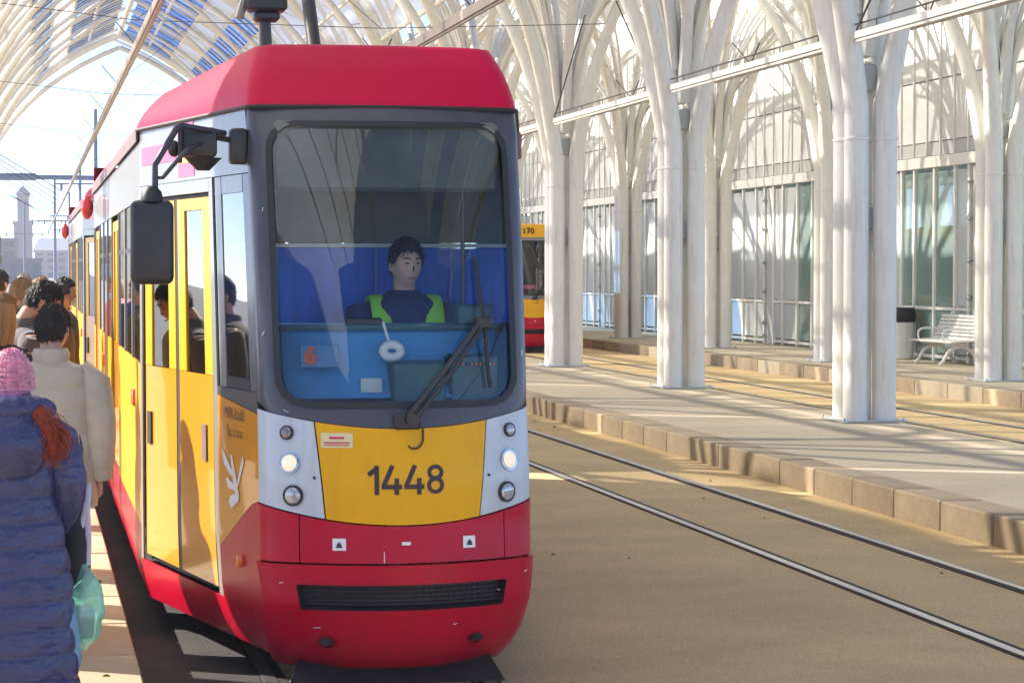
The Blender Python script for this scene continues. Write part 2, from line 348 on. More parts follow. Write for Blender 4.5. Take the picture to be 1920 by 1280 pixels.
# far walkway in front of the building
FX = 14.1
pf = tag(MB().box((FX+.36,-30,-.1),(17.6,100,PH-.003)).build('walkway', M['paver'], None, 0), kind='structure')
k2 = [MB().rbox((0,-.69,-.1),(.355,.69,PH), .012, 1).mesh('kerb_slab', M[k], 30) for k in ('kerb','kerb_b','kerbtop')]
for i in range(46):
    link('kerb_slab', k2[rnd.choices([0,1,2],[.55,.2,.25])[0]], pf, (FX+rnd.uniform(-.004,.004), 27+i*1.4, rnd.uniform(-.003,.003)))
# litter on the ground
m = MB(); rl = random.Random(11)
for i in range(26):
    x, y = rl.uniform(2.9,6.7), rl.uniform(10.5,34); a = rl.uniform(0,6.28); s_ = rl.uniform(.008,.028)
    m.tube([(x-s_*math.cos(a),y-s_*math.sin(a),.009),(x,y,.012+s_*.2),(x+s_*math.cos(a+.5),y+s_*math.sin(a+.5),.009)], [.004,s_*.35,.003], 5)
for i in range(26):
    x, y = rl.uniform(-.6,.4), rl.uniform(9,16); a = rl.uniform(0,6.28); s_ = rl.uniform(.01,.03)
    m.tube([(x-s_*math.cos(a),y-s_*math.sin(a),PH+.003),(x,y,PH+.008),(x+s_*math.cos(a+.5),y+s_*math.sin(a+.5),PH+.003)], [.004,s_*.35,.003], 5)
tag(m.build('litter', mat('dry leaf litter',(.12,.08,.045),.9), None), 'small dry leaves and crumbs scattered over the concrete', 'litter', kind='stuff')

# ------------------------------------------------------------------ station: columns, ribs, roof
BAY = 8.0; YB0 = 26.4; YEND = 98.4
XA, XB, XC, XN = -2.40, 9.68, 15.30, 3.64
ZS, ZR, ZR2 = 4.6, 11.7, 9.6
def bez(p0,p1,p2,t): return p0*(1-t)**2+p1*2*t*(1-t)+p2*t*t
def rib_pts(D, dy, zs, zr, x0, y0, n=14, base=None):
    """curve rising from a column foot to the ridge D away across and dy along"""
    pts = []
    if base is not None: pts += [Vector((x0,y0,base)), Vector((x0,y0,zs*.5))]
    for i in range(n+1):
        t = i/n; q = bez(Vector((0,zs,0)), Vector((D*.13,zs+(zr-zs)*.70,0)), Vector((D,zr,0)), t)
        f_ = abs(q.x/D) if D else t
        pts.append(Vector((x0+q.x*(1-abs(x0)/max(abs(D),.5)*f_*0), y0+dy*f_, q.y)))
    return pts
def col_meshes(Dl, Dr, zl, zr, four=True):
    out = []
    for (sx, sy) in ((-1,-1),(-1,1),(1,-1),(1,1)):
        D = Dl if sx < 0 else Dr; z = zl if sx < 0 else zr
        p = rib_pts(D, sy*BAY/2, ZS-.9, z, sx*.175, sy*.19, 16, base=0)
        out.append(('tube', MB().tube(p, [.145]*3+[lerp(.145,.062,min(1,(i/15)**.6)) for i in range(len(p)-3)], 12).mesh('tube', M['white_steel'])))
    for sx in (-1,1):
        D = Dl if sx < 0 else Dr; z = zl if sx < 0 else zr
        p = rib_pts(D, 0, ZS, z, sx*.10, 0, 12); out.append(('rib', MB().tube(p, [lerp(.09,.06,i/12) for i in range(13)], 8).mesh('rib', M['white_steel'])))
        for sy in ((-1,1) if four else ()):
            p = rib_pts(D*.62, sy*BAY/2, ZS+.2, z-1.1, sx*.12, sy*.05, 12); out.append(('rib', MB().tube(p, [lerp(.075,.05,i/12) for i in range(13)], 8).mesh('rib', M['white_steel'])))
    for sy in (-1,1):
        p = []
        for i in range(13):
            t = i/12; q = bez(Vector((0,ZS-.3,0)), Vector((BAY*.04,ZS+3.6,0)), Vector((BAY/2,ZS+4.4,0)), t); p.append((0, sy*(.12+q.x), q.y))
        out.append(('rib', MB().tube(p, [lerp(.10,.07,i/12) for i in range(13)], 8).mesh('rib', M['white_steel'])))
    if four:
        for sx in (-1,1):
            D = Dl if sx < 0 else Dr; z = zl if sx < 0 else zr
            for (fd,fy,dz,r0) in ((.85,.55,-.4,.042),(.85,-.55,-.4,.042),(.40,.85,-1.9,.036),(.40,-.85,-1.9,.036),(.30,.35,-2.6,.032),(.30,-.35,-2.6,.032),(.95,.28,-.2,.034),(.95,-.28,-.2,.034)):
                p = rib_pts(D*fd, fy*BAY/2, ZS+.3, z+dz, sx*.10, math.copysign(.06,fy), 10); out.append(('rib', MB().tube(p, [lerp(r0*1.3,r0*.8,i/10) for i in range(11)], 6).mesh('rib', M['white_steel'])))
            m = MB()
            for sy in (-1,1):
                p = rib_pts(D, sy*BAY/2, ZS-.9, z, sx*.175, sy*.19, 16); q = rib_pts(D*.40, sy*.85*BAY/2, ZS+.3, z-1.9, sx*.10, sy*.06, 16)
                out.append(('strut', MB().tube([p[7],q[9]], .022, 5).mesh('strut', M['white_steel']))); out.append(('strut', MB().tube([p[10],q[12]], .022, 5).mesh('strut', M['white_steel']))); out.append(('strut', MB().tube([p[13],q[15]], .022, 5).mesh('strut', M['white_steel'])))
    for z in (2.25, 3.9): out.append(('bracket', MB().rbox((-.10,-.14,z),(.10,.14,z+.30), .015, 1).mesh('bracket', M['grey_clad'])))
    for (sx,sy) in ((-1,-1),(-1,1),(1,-1),(1,1)):
        out.append(('weld_collar', MB().tube([(sx*.175,sy*.19,z_) for z_ in (3.30,3.305,3.335,3.34)], [.145,.153,.153,.145], 14).mesh('weld_collar', M['white_steel'])))
        out.append(('bolt', MB().tube([(sx*.36,sy*.38,.02),(sx*.36,sy*.38,.05)], [.022,.018], 6).mesh('bolt', M['chrome'])))
    out.append(('foot_plate', MB().rbox((-.40,-.42,0),(.40,.42,.02), .006, 1).mesh('foot_plate', M['grey_clad'])))
    return out
def make_cols(xc, ys, meshes, z0, where, grp):
    for i, y in enumerate(ys):
        root = thing('station_column', (xc, y, z0), f'{ORD[i] if i<13 else "far"} white four-tube column {where}' + (', counted from the camera'), 'column', grp)
        for nme, me in meshes: link(nme, me, root)
mB = col_meshes(-(XB-XN), (XC-XB)/2, ZR, ZR2); mA = col_meshes(-2.8, (XN-XA), 8.6, ZR, False); mC = col_meshes(-(XC-XB)/2, 2.1, ZR2, 9.0)
ysB = [YB0-BAY+BAY*k for k in range(11)]
make_cols(XB, ysB[1:], mB, PH, 'along the island platform edge right of the tram', 'columns along the island platform')
make_cols(XA, [y-5.0 for y in ysB[:-1]]+[YEND-5.0], mA, PH, 'standing on the waiting platform left of the tram', 'columns on the waiting platform')
make_cols(XC, [35.5+BAY*k for k in range(8)], mC, PH, 'on the walkway beside the white building', 'columns along the walkway')

roof = thing('station_roof', (XN, 50, ZR), 'vaulted station roof of white panels and blue glass panes over the tracks', 'roof')
def arch_nave(t, side):
    q = bez(Vector((0,ZS,0)), Vector(((XB-XN)*.13,ZS+(ZR-ZS)*.70,0)), Vector(((XB-XN),ZR,0)), t)
    return Vector((side*((XB-XN)-q.x), 0, q.y+.16))
rows = [('membrane',.085,.33),('membrane',.34,.47),('membrane',.48,.58),('glass_roof',.59,.68),('membrane',.69,.77),('glass_roof',.78,.87),('glass_roof',.88,.975)]
pane_me = {}
for side in (-1,1):
    for r_, (mt, t0, t1) in enumerate(rows):
        m = MB(); n = 4
        for j in range(n):
            a = arch_nave(lerp(t0,t1,j/n), side); b = arch_nave(lerp(t0,t1,(j+1)/n), side)
            nn = Vector((b.z-a.z, 0, -(b.x-a.x))).normalized()*.03
            if nn.z < 0: nn = -nn
            y0, y1 = -BAY/2+.1, BAY/2-.1
            vs = [(a.x,y0,a.z),(b.x,y0,b.z),(b.x,y1,b.z),(a.x,y1,a.z)]
            k = len(m.v); m.v += vs; m.f.append([k,k+1,k+2,k+3])
        pane_me[(side,r_)] = m.mesh('pane', M[mt], 30); pane_me[(side,r_,'w')] = m.mesh('pane', M['membrane'], 30)
        a = arch_nave(t0-.005, side); pane_me[(side,r_,'p')] = MB().tube([(a.x,-BAY/2,a.z),(a.x,BAY/2,a.z)], .055, 6).mesh('purlin', M['white_steel'])
for i,(t0,t1) in enumerate(((.34,.366),(.378,.405),(.42,.437),(.452,.47))):  # unseen slats, gaps shaped to drop sun strips on the island platform
    a = arch_nave(t0,-1); b = arch_nave(t1,-1); pane_me[('slat',i)] = MB().add([(a.x,-BAY/2+.1,a.z),(b.x,-BAY/2+.1,b.z),(b.x,BAY/2-.1,b.z),(a.x,BAY/2-.1,a.z)],[(0,1,2,3)]).mesh('pane', M['membrane'], 0)
bars = {}
for side in (-1,1):
    for r_ in (3,5,6):
        t0, t1 = rows[r_][1], rows[r_][2]; m = MB()
        a = arch_nave(t0, side); c = arch_nave((t0+t1)/2, side); b = arch_nave(t1, side)
        for k in range(1,8):
            y = -BAY/2+k*BAY/8; m.tube([(a.x,y,a.z-.03),(c.x,y,c.z-.03),(b.x,y,b.z-.03)], .022, 5)
        bars[(side,r_)] = m.mesh('glazing_bars', M['mast'])
ridge_me = MB().tube([(0,-BAY/2,ZR),(0,BAY/2,ZR)], .10, 8).mesh('ridge_beam', M['white_steel'])
for k in range(12):
    y = YB0-3*BAY+BAY/2+BAY*k - 50
    if y+50 > YEND: break
    for side in (-1,1):
        for r_ in range(7):
            if r_ == 0 and side > 0: continue  # lowest row added out of view on the left only, to block the sun
            me_ = pane_me[(side,r_)]
            if side < 0 and k < 8 and rows[r_][0] == 'glass_roof': me_ = pane_me[(side,r_,'w')]
            if side < 0 and r_ == 1 and k in (3,4,5):
                for q in range(4): link('pane', pane_me[('slat',q)], roof, (0,y,-ZR))
            else: link('pane', me_, roof, (0,y,-ZR)); link('purlin', pane_me[(side,r_,'p')], roof, (0,y,-ZR))
            if (side,r_) in bars: o = link('glazing_bars', bars[(side,r_)], roof, (0,y,-ZR))
    link('ridge_beam', ridge_me, roof, (0,y,-ZR))
# end arch at the far mouth
for side in (-1,1):
    p = [arch_nave(t/16, side)+Vector((0,YEND-50,-ZR-.16)) for t in range(17)]
    MB().tube(p, .16, 10).build('end_arch', M['white_steel'], roof)
    p = [arch_nave(t/16, side)+Vector((0,YEND-50-1.2,-ZR-.8)) for t in range(3,17)]
    MB().tube(p, .10, 8).build('end_arch', M['white_steel'], roof)
# aisle roof over the far track and the walkway
aisle = thing('aisle_roof', (12.5, 50, ZR2), 'white translucent roof vault between the columns and the building', 'roof')
for k in range(10):
    y = YB0-BAY+BAY/2+BAY*k-50
    for (x0,z0,x1,z1) in ((XB+.9,8.3,12.49,ZR2+.15),(12.51,ZR2+.15,XC-.9,8.3),(XC+.7,8.0,17.3,9.2)):
        MB().add([(x0-12.5,y-BAY/2+.05,z0-ZR2),(x1-12.5,y-BAY/2+.05,z1-ZR2),(x1-12.5,y+BAY/2-.05,z1-ZR2),(x0-12.5,y+BAY/2-.05,z0-ZR2)], [(0,1,2,3)]).build('pane', M['membrane_aisle'], aisle, 0)
# longitudinal tie bars between columns, one per bay
for i in range(9):
    y0 = YB0+BAY*i+.30-BAY; m = MB()
    m.box((XB-.31,y0+.1,4.70),(XB-.27,y0+BAY-.7,4.78)); m.box((XB-.29,y0+.1,4.66),(XB-.25,y0+BAY-.7,4.69))
    o = m.build('tie_bar', M['white_steel'], None, 30)
    tag(o, f'{ORD[i]} slim white bar spanning between the island platform columns, counted from the camera', 'beam', 'tie bars between the platform columns')
    mb = MB()
    for q in range(5): mb.box((XB-.275,y0+.6+q*1.5,4.80),(XB-.265,y0+.62+q*1.5,4.86))
    mb.tube([(XB-.27,y0+.1,4.87),(XB-.27,y0+BAY-.7,4.87)], .012, 5); mb.build('cable', M['wire'], o)
    if i % 2 == 0:
        MB().tube([(XB-.29,y0+.2,4.8),(XB-.29,y0+2.6,6.4)], .014, 5).build('stay_rod', M['wire'], o); MB().tube([(XB-.29,y0+BAY-.8,4.8),(XB-.29,y0+BAY-3.2,6.4)], .014, 5).build('stay_rod', M['wire'], o)

# ------------------------------------------------------------------ white building front on the right
fac = thing('station_building', (17.4, 60, 0), 'long white building front with glass doors below and ribbed cladding above', 'building')
BW_ = 4.2; fy0 = 41.1-BW_*1
glm = MB().box((0,-.49,0),(.012,.49,2.62)).mesh('pane', M['glass_door'], 0); glm2 = MB().box((0,-.30,0),(.012,.30,2.62)).mesh('pane', M['glass_door'], 0)
lowm = MB().box((0,-.49,0),(.012,.49,.82)).mesh('pane', M['glass_door'], 0); lowm2 = MB().box((0,-.30,0),(.012,.30,.82)).mesh('pane', M['glass_door'], 0)
postm = MB().rbox((-.05,-.045,PH),(.05,.045,4.02), .008, 1).mesh('mullion', M['white_steel'])
railm = MB().box((-.03,.55,0),(.03,BW_-.05,.06)).mesh('transom', M['white_steel'], 0)
beamm = MB().rbox((-.10,.0,4.02),(.06,BW_-.004,4.24), .012, 1).mesh('beam', M['white_steel'])
pilm = MB().rbox((-.02,.02,PH),(.10,.46,4.0), .01, 1).mesh('pilaster', M['grey_clad'])
cl = {}
for nme,(z0,z1,mt) in {'a':(4.26,4.52,'grey_clad'),'b':(4.54,5.73,'white_clad'),'c':(5.76,8.2,'white_clad'),'d':(8.23,11.0,'white_clad')}.items():
    cl[nme] = MB().rbox((0,-.335,z0),(.05,.335,z1), .006, 1).mesh('cladding_panel', M[mt])
ribm = MB().box((-.035,-.02,4.26),(.02,.02,11.0)).mesh('cladding_rib', M['white_steel'], 0)
fitm = MB().tube([(.0,.5,0),(-.05,.5,0),(-.055,.5,0),(-.10,.5,0),(-.115,.5,0)], [.02,.02,.05,.05,.025], 10).mesh('fitting', M['chrome'])
def frost(me):
    c = me.copy(); c.materials.clear(); c.materials.append(M['glass_frost']); return c
fro = {glm: frost(glm), glm2: frost(glm2), lowm: frost(lowm), lowm2: frost(lowm2)}
for i in range(14):
    y = fy0+BW_*i-60
    link('pilaster', pilm, fac, (0,y,0)); link('beam', beamm, fac, (0,y,0))
    for z in (.45,.75,1.5,2.2,3.0,3.7): link('fitting', fitm, fac, (0,y,z))
    for py in (.62,1.30,2.36,3.42,4.12): link('mullion', postm, fac, (0,y+py,0))
    for pc,(a,b) in ((.96,(glm2,lowm2)),(1.83,(glm,lowm)),(2.89,(glm,lowm)),(3.77,(glm2,lowm2))):
        g_ = (i == 1 and pc > 1.2) or (pc in (1.83,) and i % 3 == 0); link('pane', a if g_ else fro[a], fac, (0,y+pc,1.32)); link('pane', b if g_ else fro[b], fac, (0,y+pc,.40))
    for z in (.30,1.24): link('transom', railm, fac, (0,y,z))
    for j in range(6):
        for nme in 'abcd': link('cladding_panel', cl[nme], fac, (0,y+.35+j*.70,0))
        link('cladding_rib', ribm, fac, (0,y+j*.70,0))
MB().box((2.6,-30,0),(2.8,40,11)).build('inner_wall', mat('pale green inner wall',(.62,.72,.66),.8,var=.2,scale=.6), fac, 0)
MB().box((.1,-30,0),(2.6,40,PH)).build('floor', M['paver'], fac, 0)
for q in range(12):
    y = -24+q*4.3+random.uniform(-.6,.6); h_ = random.uniform(.9,2.2)
    MB().rbox((1.2,y,PH),(1.7,y+random.uniform(.6,1.6),PH+h_), .02, 1).build('counter', random.choice([M['cab_teal'],M['white_clad'],M['grey_clad'],M['coat_brown']]), fac)

# bench, bin and notice case by the building
def make_bench(loc):
    b = thing('bench', loc, 'white metal bench with slatted back standing against the white building', 'bench')
    for i in range(7): MB().rbox((-.46+i*.068,-1.0,.43+.004*i),(-.405+i*.068,1.0,.462+.004*i), .006, 1).build('slat', M['white_steel'], b)
    for i in range(7):
        x = .02+i*.028; z = .50+i*.068; MB().rbox((x-.012,-1.0,z-.028),(x+.012,1.0,z+.028), .006, 1).build('slat', M['white_steel'], b)
    for sy in (-1,1):
        y = sy*.62; m = MB()
        m.tube(smooth_path([(-.52,y,.02),(-.44,y,.10),(-.33,y,.27),(-.10,y,.36),(.10,y,.27),(.22,y,.10),(.32,y,.02)],5), .032, 8)
        m.tube(smooth_path([(-.40,y,.42),(-.1,y,.40),(.05,y,.46),(.24,y,.98)],5), .026, 8); m.tube([(-.1,y,.36),(-.1,y,.42)], .03, 8)
        m.build('leg', M['white_steel'], b)
        MB().tube(smooth_path([(-.44,y,.45),(-.45,y,.62),(-.30,y,.68),(.08,y,.66)],5), .02, 8).build('armrest', M['white_steel'], b)
    return b
make_bench((17.0, 41.55, PH))
bn = thing('litter_bin', (17.05, 44.3, PH), 'pale litter bin with a black bag over its rim beside the bench', 'litter bin')
MB().loft([(0,0,.0,.19,.19),(0,0,.02,.21,.21),(0,0,.80,.235,.235),(0,0,.82,.22,.22)], 20).build('drum', M['white_steel'], bn)
MB().loft([(0,0,.74,.245,.245),(0,0,.80,.27,.255),(0,0,.93,.26,.28),(0,0,1.03,.24,.25),(0,0,1.0,.19,.2),(0,0,.8,.17,.17)], 18).build('bin_liner', M['bin_bag'], bn)
ib = thing('notice_case', (17.12, 48.3, PH), 'tall white notice case with a poster and a small dark sign', 'notice case')
m = MB(); m.box((-.05,-.62,.0),(.05,-.54,2.9)); m.box((-.05,.54,.0),(.05,.62,2.9)); m.build('post', M['white_steel'], ib)
MB().rbox((-.06,-.53,.75),(.06,.53,2.7), .01, 1).build('case', M['white_steel'], ib)
MB().box((-.075,-.45,.85),(-.062,.45,2.05)).build('poster', M['paper'], ib, 0); MB().box((-.075,-.30,2.16),(-.062,.10,2.55)).build('sign', M['sign_grey'], ib, 0)

# ------------------------------------------------------------------ overhead line
for i,(tx,y0,y1) in enumerate(((TR[0],-10,230),(TR[1],-10,230),(TR[2],-10,180))):
    z = (5.47,5.30,5.35)[i]
    m = MB().box((tx-.045,y0,z),(tx+.045,y1,z+.13)); m.box((tx-.02,y0,z-.03),(tx+.02,y1,z-.001))
    o = m.build('contact_bar', M['copper'], None, 0)
    tag(o, ('brown overhead contact bar running above the red tram','pale overhead contact bar above the empty right-hand track','overhead contact bar above the far track beyond the columns')[i], 'contact bar')
    mm = MB()
    for q in range(28):
        y = 14+q*8.0
        if y < min(y1,98): mm.tube([(tx,y,z+.13),(tx+.2,y+.15,z+.5)], .013, 5); mm.tube([(tx,y,z+.13),(tx-.3,y+.1,z+.5)], .009, 5)
    mm.build('hanger', M['wire'], o)
for i,y in enumerate((38,54,70,86)):
    m = MB()
    m.tube([(XB-.3,y,6.1),(TR[1],y,5.95),(TR[0],y,6.0),(XA+.3,y,6.4)], .007, 5); m.tube([(TR[0],y,6.0),(XN,y,7.6),(TR[1],y,5.95)], .006, 5)
    tag(m.build('span_wire', M['wire'], None), f'{ORD[i]} thin span wire strung across both tracks under the roof, counted from the camera', 'wire', 'span wires under the station roof')
gm = thing('gantry', (1.0,150,0), 'blue grey gantry beam crossing the tracks beyond the station mouth', 'gantry')
MB().tube([(-9,0,7.85),(4.9,0,7.75)], .16, 10).build('beam', M['mast'], gm); MB().tube([(-2.95,0,7.80),(-.6,0,7.82)], .24, 10).build('sleeve', M['mast'], gm)
MB().tube([(4.9,0,0),(4.9,0,8.3)], .13, 10).build('post', M['mast'], gm); MB().tube([(-9,0,0),(-9,0,8.3)], .16, 10).build('post', M['mast'], gm)
for i,(x,y,h) in enumerate(((3.64,134,11.0),(3.64,176,9.6),(3.64,225,9.3),(2.1,205,10.0),(-.6,260,9.5),(3.0,300,13))):
    t = thing('line_mast', (x,y,0), f'{("nearest dark","second","third","slim","grey short-armed","tallest far")[i]} overhead line mast rising beyond the station mouth', 'mast', 'line masts beyond the station')
    MB().tube([(0,0,0),(0,0,h)], [.14,.10], 8).build('pole', M['mast'], t)
    MB().tube([(-2.2,0,h*.62),(2.2,0,h*.62)], .05, 6).build('arm', M['mast'], t)
    for q in (-1.9,-.9,.9,1.9): MB().tube([(q,0,h*.62-.35),(q,0,h*.62)], .08, 6).build('insulator', M['mast'], t)
rw = random.Random(5)
for i in range(9):
    y = 118+i*9; m = MB(); z = 8.2+rw.uniform(-.3,.6)
    m.tube([(-7,y,z+1.2),(-2,y+4,z-.3),(1.67,y+7,6.1)], .025, 5)
    tag(m.build('stay_wire', M['wire'], None), f'{ORD[i]} thin stay wire slanting down to the contact bar beyond the station mouth', 'wire', 'stay wires beyond the station')

# ------------------------------------------------------------------ far street
def building(name, x, y, wd, dp, h, m, label, nx, nz, roofh=0):
    b = thing(name, (x,y,0), label, 'building')
    MB().box((-wd/2,0,0),(wd/2,dp,h)).build('wall', m, b, 0)
    if roofh: MB().add([(-wd/2-.3,-.4,h),(wd/2+.3,-.4,h),(wd/2+.3,dp+.4,h),(-wd/2-.3,dp+.4,h),(-wd/2+1,dp/2,h+roofh),(wd/2-1,dp/2,h+roofh)],[(0,1,5,4),(1,2,5),(2,3,4,5),(3,0,4)]).build('roof', M['tile_roof'], b, 0)
    wm = MB().box((-wd/nx*.28,-.06,0),(wd/nx*.28,.05,h/nz*.55)).mesh('window', M['win_far'], 0)
    for i in range(nx):
        for j in range(nz): link('window', wm, b, (-wd/2+(i+.5)*wd/nx, 0, (j+.22)*h/nz))
    MB().box((-wd/2-.25,-.3,h-.6),(wd/2+.25,-.002,h)).build('cornice', m, b, 0)
    return b
building('tenement_house', -9.2, 420, 14, 16, 7.5, M['stone_pale'], 'pale grey house at the left edge far down the street', 5, 4)
building('tenement_house', 8.5, 560, 15, 20, 6.5, M['stone_pink'], 'pinkish house below the far tower', 6, 4, 3)
building('tenement_house', 13.0, 400, 12, 18, 9, M['brick_far'], 'brownish house behind the line masts at the tram tail', 5, 5)
building('tenement_house', -1.5, 330, 6.0, 12, 3.6, M['stone_pale'], 'low grey house behind the waiting crowd', 4, 1)
M['stone_tower'] = mat('grey tower stone', (.13,.115,.11), .85, var=.06)
tw = thing('clock_tower', (-1.95, 720, 0), 'pale stone tower with a gabled top rising far behind the crowd', 'tower')
MB().box((-2.75,-2.75,0),(2.75,2.75,15.4)).build('shaft', M['stone_tower'], tw, 0); MB().box((-3.1,-3.1,15.4),(3.1,3.1,16.4)).build('cornice', M['stone_tower'], tw, 0)
MB().box((-1.75,-1.75,16.4),(1.75,1.75,24.2)).build('belfry', M['stone_tower'], tw, 0); MB().box((-2.1,-2.1,24.2),(2.1,2.1,24.8)).build('cornice', M['stone_tower'], tw, 0)
MB().add([(-2.1,-2.1,24.8),(2.1,-2.1,24.8),(2.1,2.1,24.8),(-2.1,2.1,24.8),(0,0,27.4)],[(0,1,4),(1,2,4),(2,3,4),(3,0,4)]).build('roof', M['tile_roof'], tw, 0)
MB().box((-.55,-1.83,17.6),(.55,-1.70,22.6)).build('opening', M['win_far'], tw, 0)
MB().box((-.05,-.05,27.3),(.05,.05,31)).build('spire_cross', M['mast'], tw, 0)
for z in (4,8,12): MB().box((-.4,-2.83,z),(.4,-2.70,z+1.6)).build('opening', M['win_far'], tw, 0)
sg = thing('street_sign', (-1.05, 70, PH), 'dark square sign box on a post above the crowd', 'sign')
MB().rbox((-.20,-.08,2.25),(.22,.08,2.78), .02, 1).build('sign_box', M['sign_grey'], sg); MB().tube([(0,0,0),(0,0,2.3)], .03, 8).build('post', M['mast'], sg)
MB().rbox((.02,-.07,1.95),(.24,.07,2.2), .02, 1).build('signal_head', M['sign_grey'], sg)

# ------------------------------------------------------------------ trams (local: x across, y back from the nose, z up)
Y0 = 10.5; TBW = 1.07; TYB = 2.75; TYE = 12.3; RC = .07
def Yc(z): return interp(z,[.18,.26,.34,.5,.7,.86,1.08,1.35,1.5,2.05,2.7,2.81,3.0,3.12],[.34,.20,.11,.035,.03,.05,.05,.10,.13,.30,.55,.62,.78,.94])
def kb(z): return interp(z,[.2,.5,1.4,2.05,2.8],[.75,.58,.58,.42,.22])
def fw(z): return interp(z,[.18,.26,.35,.5,.7,.95,1.4,2.05,2.81],[.53,.565,.59,.62,.635,.64,.64,.65,.66])
def face(x, z, off=0.0):
    w_ = fw(z); x = max(-w_, min(w_, x)); ax = abs(x)
    y = Yc(z)+kb(z)*x*x
    e = ax-(w_-RC)
    if e > 0: y += RC-math.sqrt(max(0,RC*RC-e*e))
    p = Vector((x,y,z))
    if off:
        sl = 2*kb(z)*x
        if e > 0: sl += math.copysign(e/max(.02,math.sqrt(max(1e-6,RC*RC-e*e))), x)
        nz = Yc(z+.02)-Yc(z-.02)
        n = Vector((sl,-1,nz/.04*1.0)).normalized(); p += n*off
    return p
def corner(z):
    w_ = fw(z); return w_, Yc(z)+kb(z)*w_*w_+RC
def nose(s, z, off=0.0, side=-1):
    w_, y = corner(z); tuck = 0
    x = lerp(w_, TBW, s)
    if z < .45: x -= .35*(.45-z)**1.5*s
    p = Vector((side*x, lerp(y,TYB,s), z))
    if off: p += Vector((side*.985,-.17,0))*off
    return p
def bodyside(y, z, off=0, side=-1):
    x = TBW-(.35*(.45-z)**1.5 if z < .45 else 0)
    return Vector((side*(x+off), y, z))
def xs_face(a, b, n=10):
    """denser samples towards the rounded corners"""
    return [i/n for i in range(n+1)]
def face_panel(x0, x1, zb, zt, th=.012, off=0, nx=20, nz=8):
    def P(u,v):
        z = .5*(zb(0)+zt(0)); 
        for _ in range(3):
            a = x0(z) if callable(x0) else x0; b = x1(z) if callable(x1) else x1
            x = lerp(a,b,u); z = lerp(zb(x),zt(x),v)
        return face(x,z,off)
    us = [.5-.5*math.cos(math.pi*i/nx) for i in range(nx+1)]
    return MB().surf(P, nx, nz, th, us=us)
def ring_panel(outer, inner, surf, n_r=6):
    """closed strip between two outlines with the same number of points"""
    N = len(outer); m = MB(); vs = []; fs = []
    for j in range(n_r+1):
        for k in range(N):
            a, b = outer[k], inner[k]; vs.append(surf(lerp(a[0],b[0],j/n_r), lerp(a[1],b[1],j/n_r)))
    for j in range(n_r):
        for k in range(N): fs.append((j*N+k, j*N+(k+1)%N, (j+1)*N+(k+1)%N, (j+1)*N+k))
    return m.add(vs, fs)
def fill_panel(outline, surf, n_r=8):
    N = len(outline); cx = sum(p[0] for p in outline)/N; cz = sum(p[1] for p in outline)/N
    vs = []; fs = []
    for j in range(n_r):
        s_ = 1-j/n_r
        for k in range(N): vs.append(surf(cx+(outline[k][0]-cx)*s_, cz+(outline[k][1]-cz)*s_))
    vs.append(surf(cx,cz)); c = len(vs)-1
    for j in range(n_r-1):
        for k in range(N): fs.append((j*N+k, j*N+(k+1)%N, (j+1)*N+(k+1)%N, (j+1)*N+k))
    for k in range(N): fs.append(((n_r-1)*N+k, (n_r-1)*N+(k+1)%N, c))
    return MB().add(vs, fs)
def rrect(x0t, x1t, x0b, x1b, z0, z1, rad, n=96):
    """rounded trapezoid outline sampled by angle from its centre"""
    cx, cz = (x0b+x1b+x0t+x1t)/4, (z0+z1)/2; out = []
    for k in range(n):
        q = 2*math.pi*k/n+math.pi/4*0; d = (math.cos(q), math.sin(q)); lo, hi = 0, 4
        for _ in range(30):
            t = (lo+hi)/2; x, z = cx+d[0]*t, cz+d[1]*t
            f_ = (z-z0)/(z1-z0); a = lerp(x0b,x0t,f_); b = lerp(x1b,x1t,f_)
            ax, az, bx, bz = a+rad, z0+rad, b-rad, z1-rad
            qx, qz = max(ax-x, 0, x-bx), max(az-z, 0, z-bz)
            inside = math.hypot(qx,qz) <= rad
            lo, hi = (t,hi) if inside else (lo,t)
        out.append((cx+d[0]*lo, cz+d[1]*lo))
    return out
def rr_per(x0,x1,x0t,x1t,z0,z1,rad,nx=30,nz=8,nc=4):
    out = []
    def c(cx,cz,a0):
        return [(cx+rad*math.cos(R(a0+90*i/nc)), cz+rad*math.sin(R(a0+90*i/nc))) for i in range(nc+1)]
    out += [(lerp(x0+rad,x1-rad,.5-.5*math.cos(math.pi*i/nx)), z0) for i in range(nx)]; out += c(x1-rad,z0+rad,-90)
    out += [(lerp(x1,x1t,i/nz), lerp(z0+rad,z1-rad,i/nz)) for i in range(1,nz)]; out += c(x1t-rad,z1-rad,0)
    out += [(lerp(x1t-rad,x0t+rad,.5-.5*math.cos(math.pi*i/nx)), z1) for i in range(1,nx)]; out += c(x0t+rad,z1-rad,90)
    out += [(lerp(x0t,x0,i/nz), lerp(z1-rad,z0+rad,i/nz)) for i in range(1,nz)]; out += c(x0+rad,z0+rad,180)
    return out
def rect_by_angle(c, fb, ft, n=96):
    cx, cz = c; out = []
    for k in range(n):
        q = 2*math.pi*k/n; d = (math.cos(q), math.sin(q)); lo, hi = 0, 4
        for _ in range(30):
            t = (lo+hi)/2; x, z = cx+d[0]*t, cz+d[1]*t
            if abs(x) <= fw(z) and fb(x) <= z <= ft(x): lo = t
            else: hi = t
        out.append((cx+d[0]*lo, cz+d[1]*lo))
    return out
zmask = lambda x: 1.305+.20*x*x
zwhite = lambda x: .862+.22*x*x
zbump = lambda x: .69-.0*x
def on_face_text(me, cx, cz, off, name, m, parent):
    for v in me.vertices:
        p = face(cx+v.co.x, cz+v.co.y, off+v.co.z); v.co = p
    me.materials.clear(); me.materials.append(m); return link(name, me, parent)
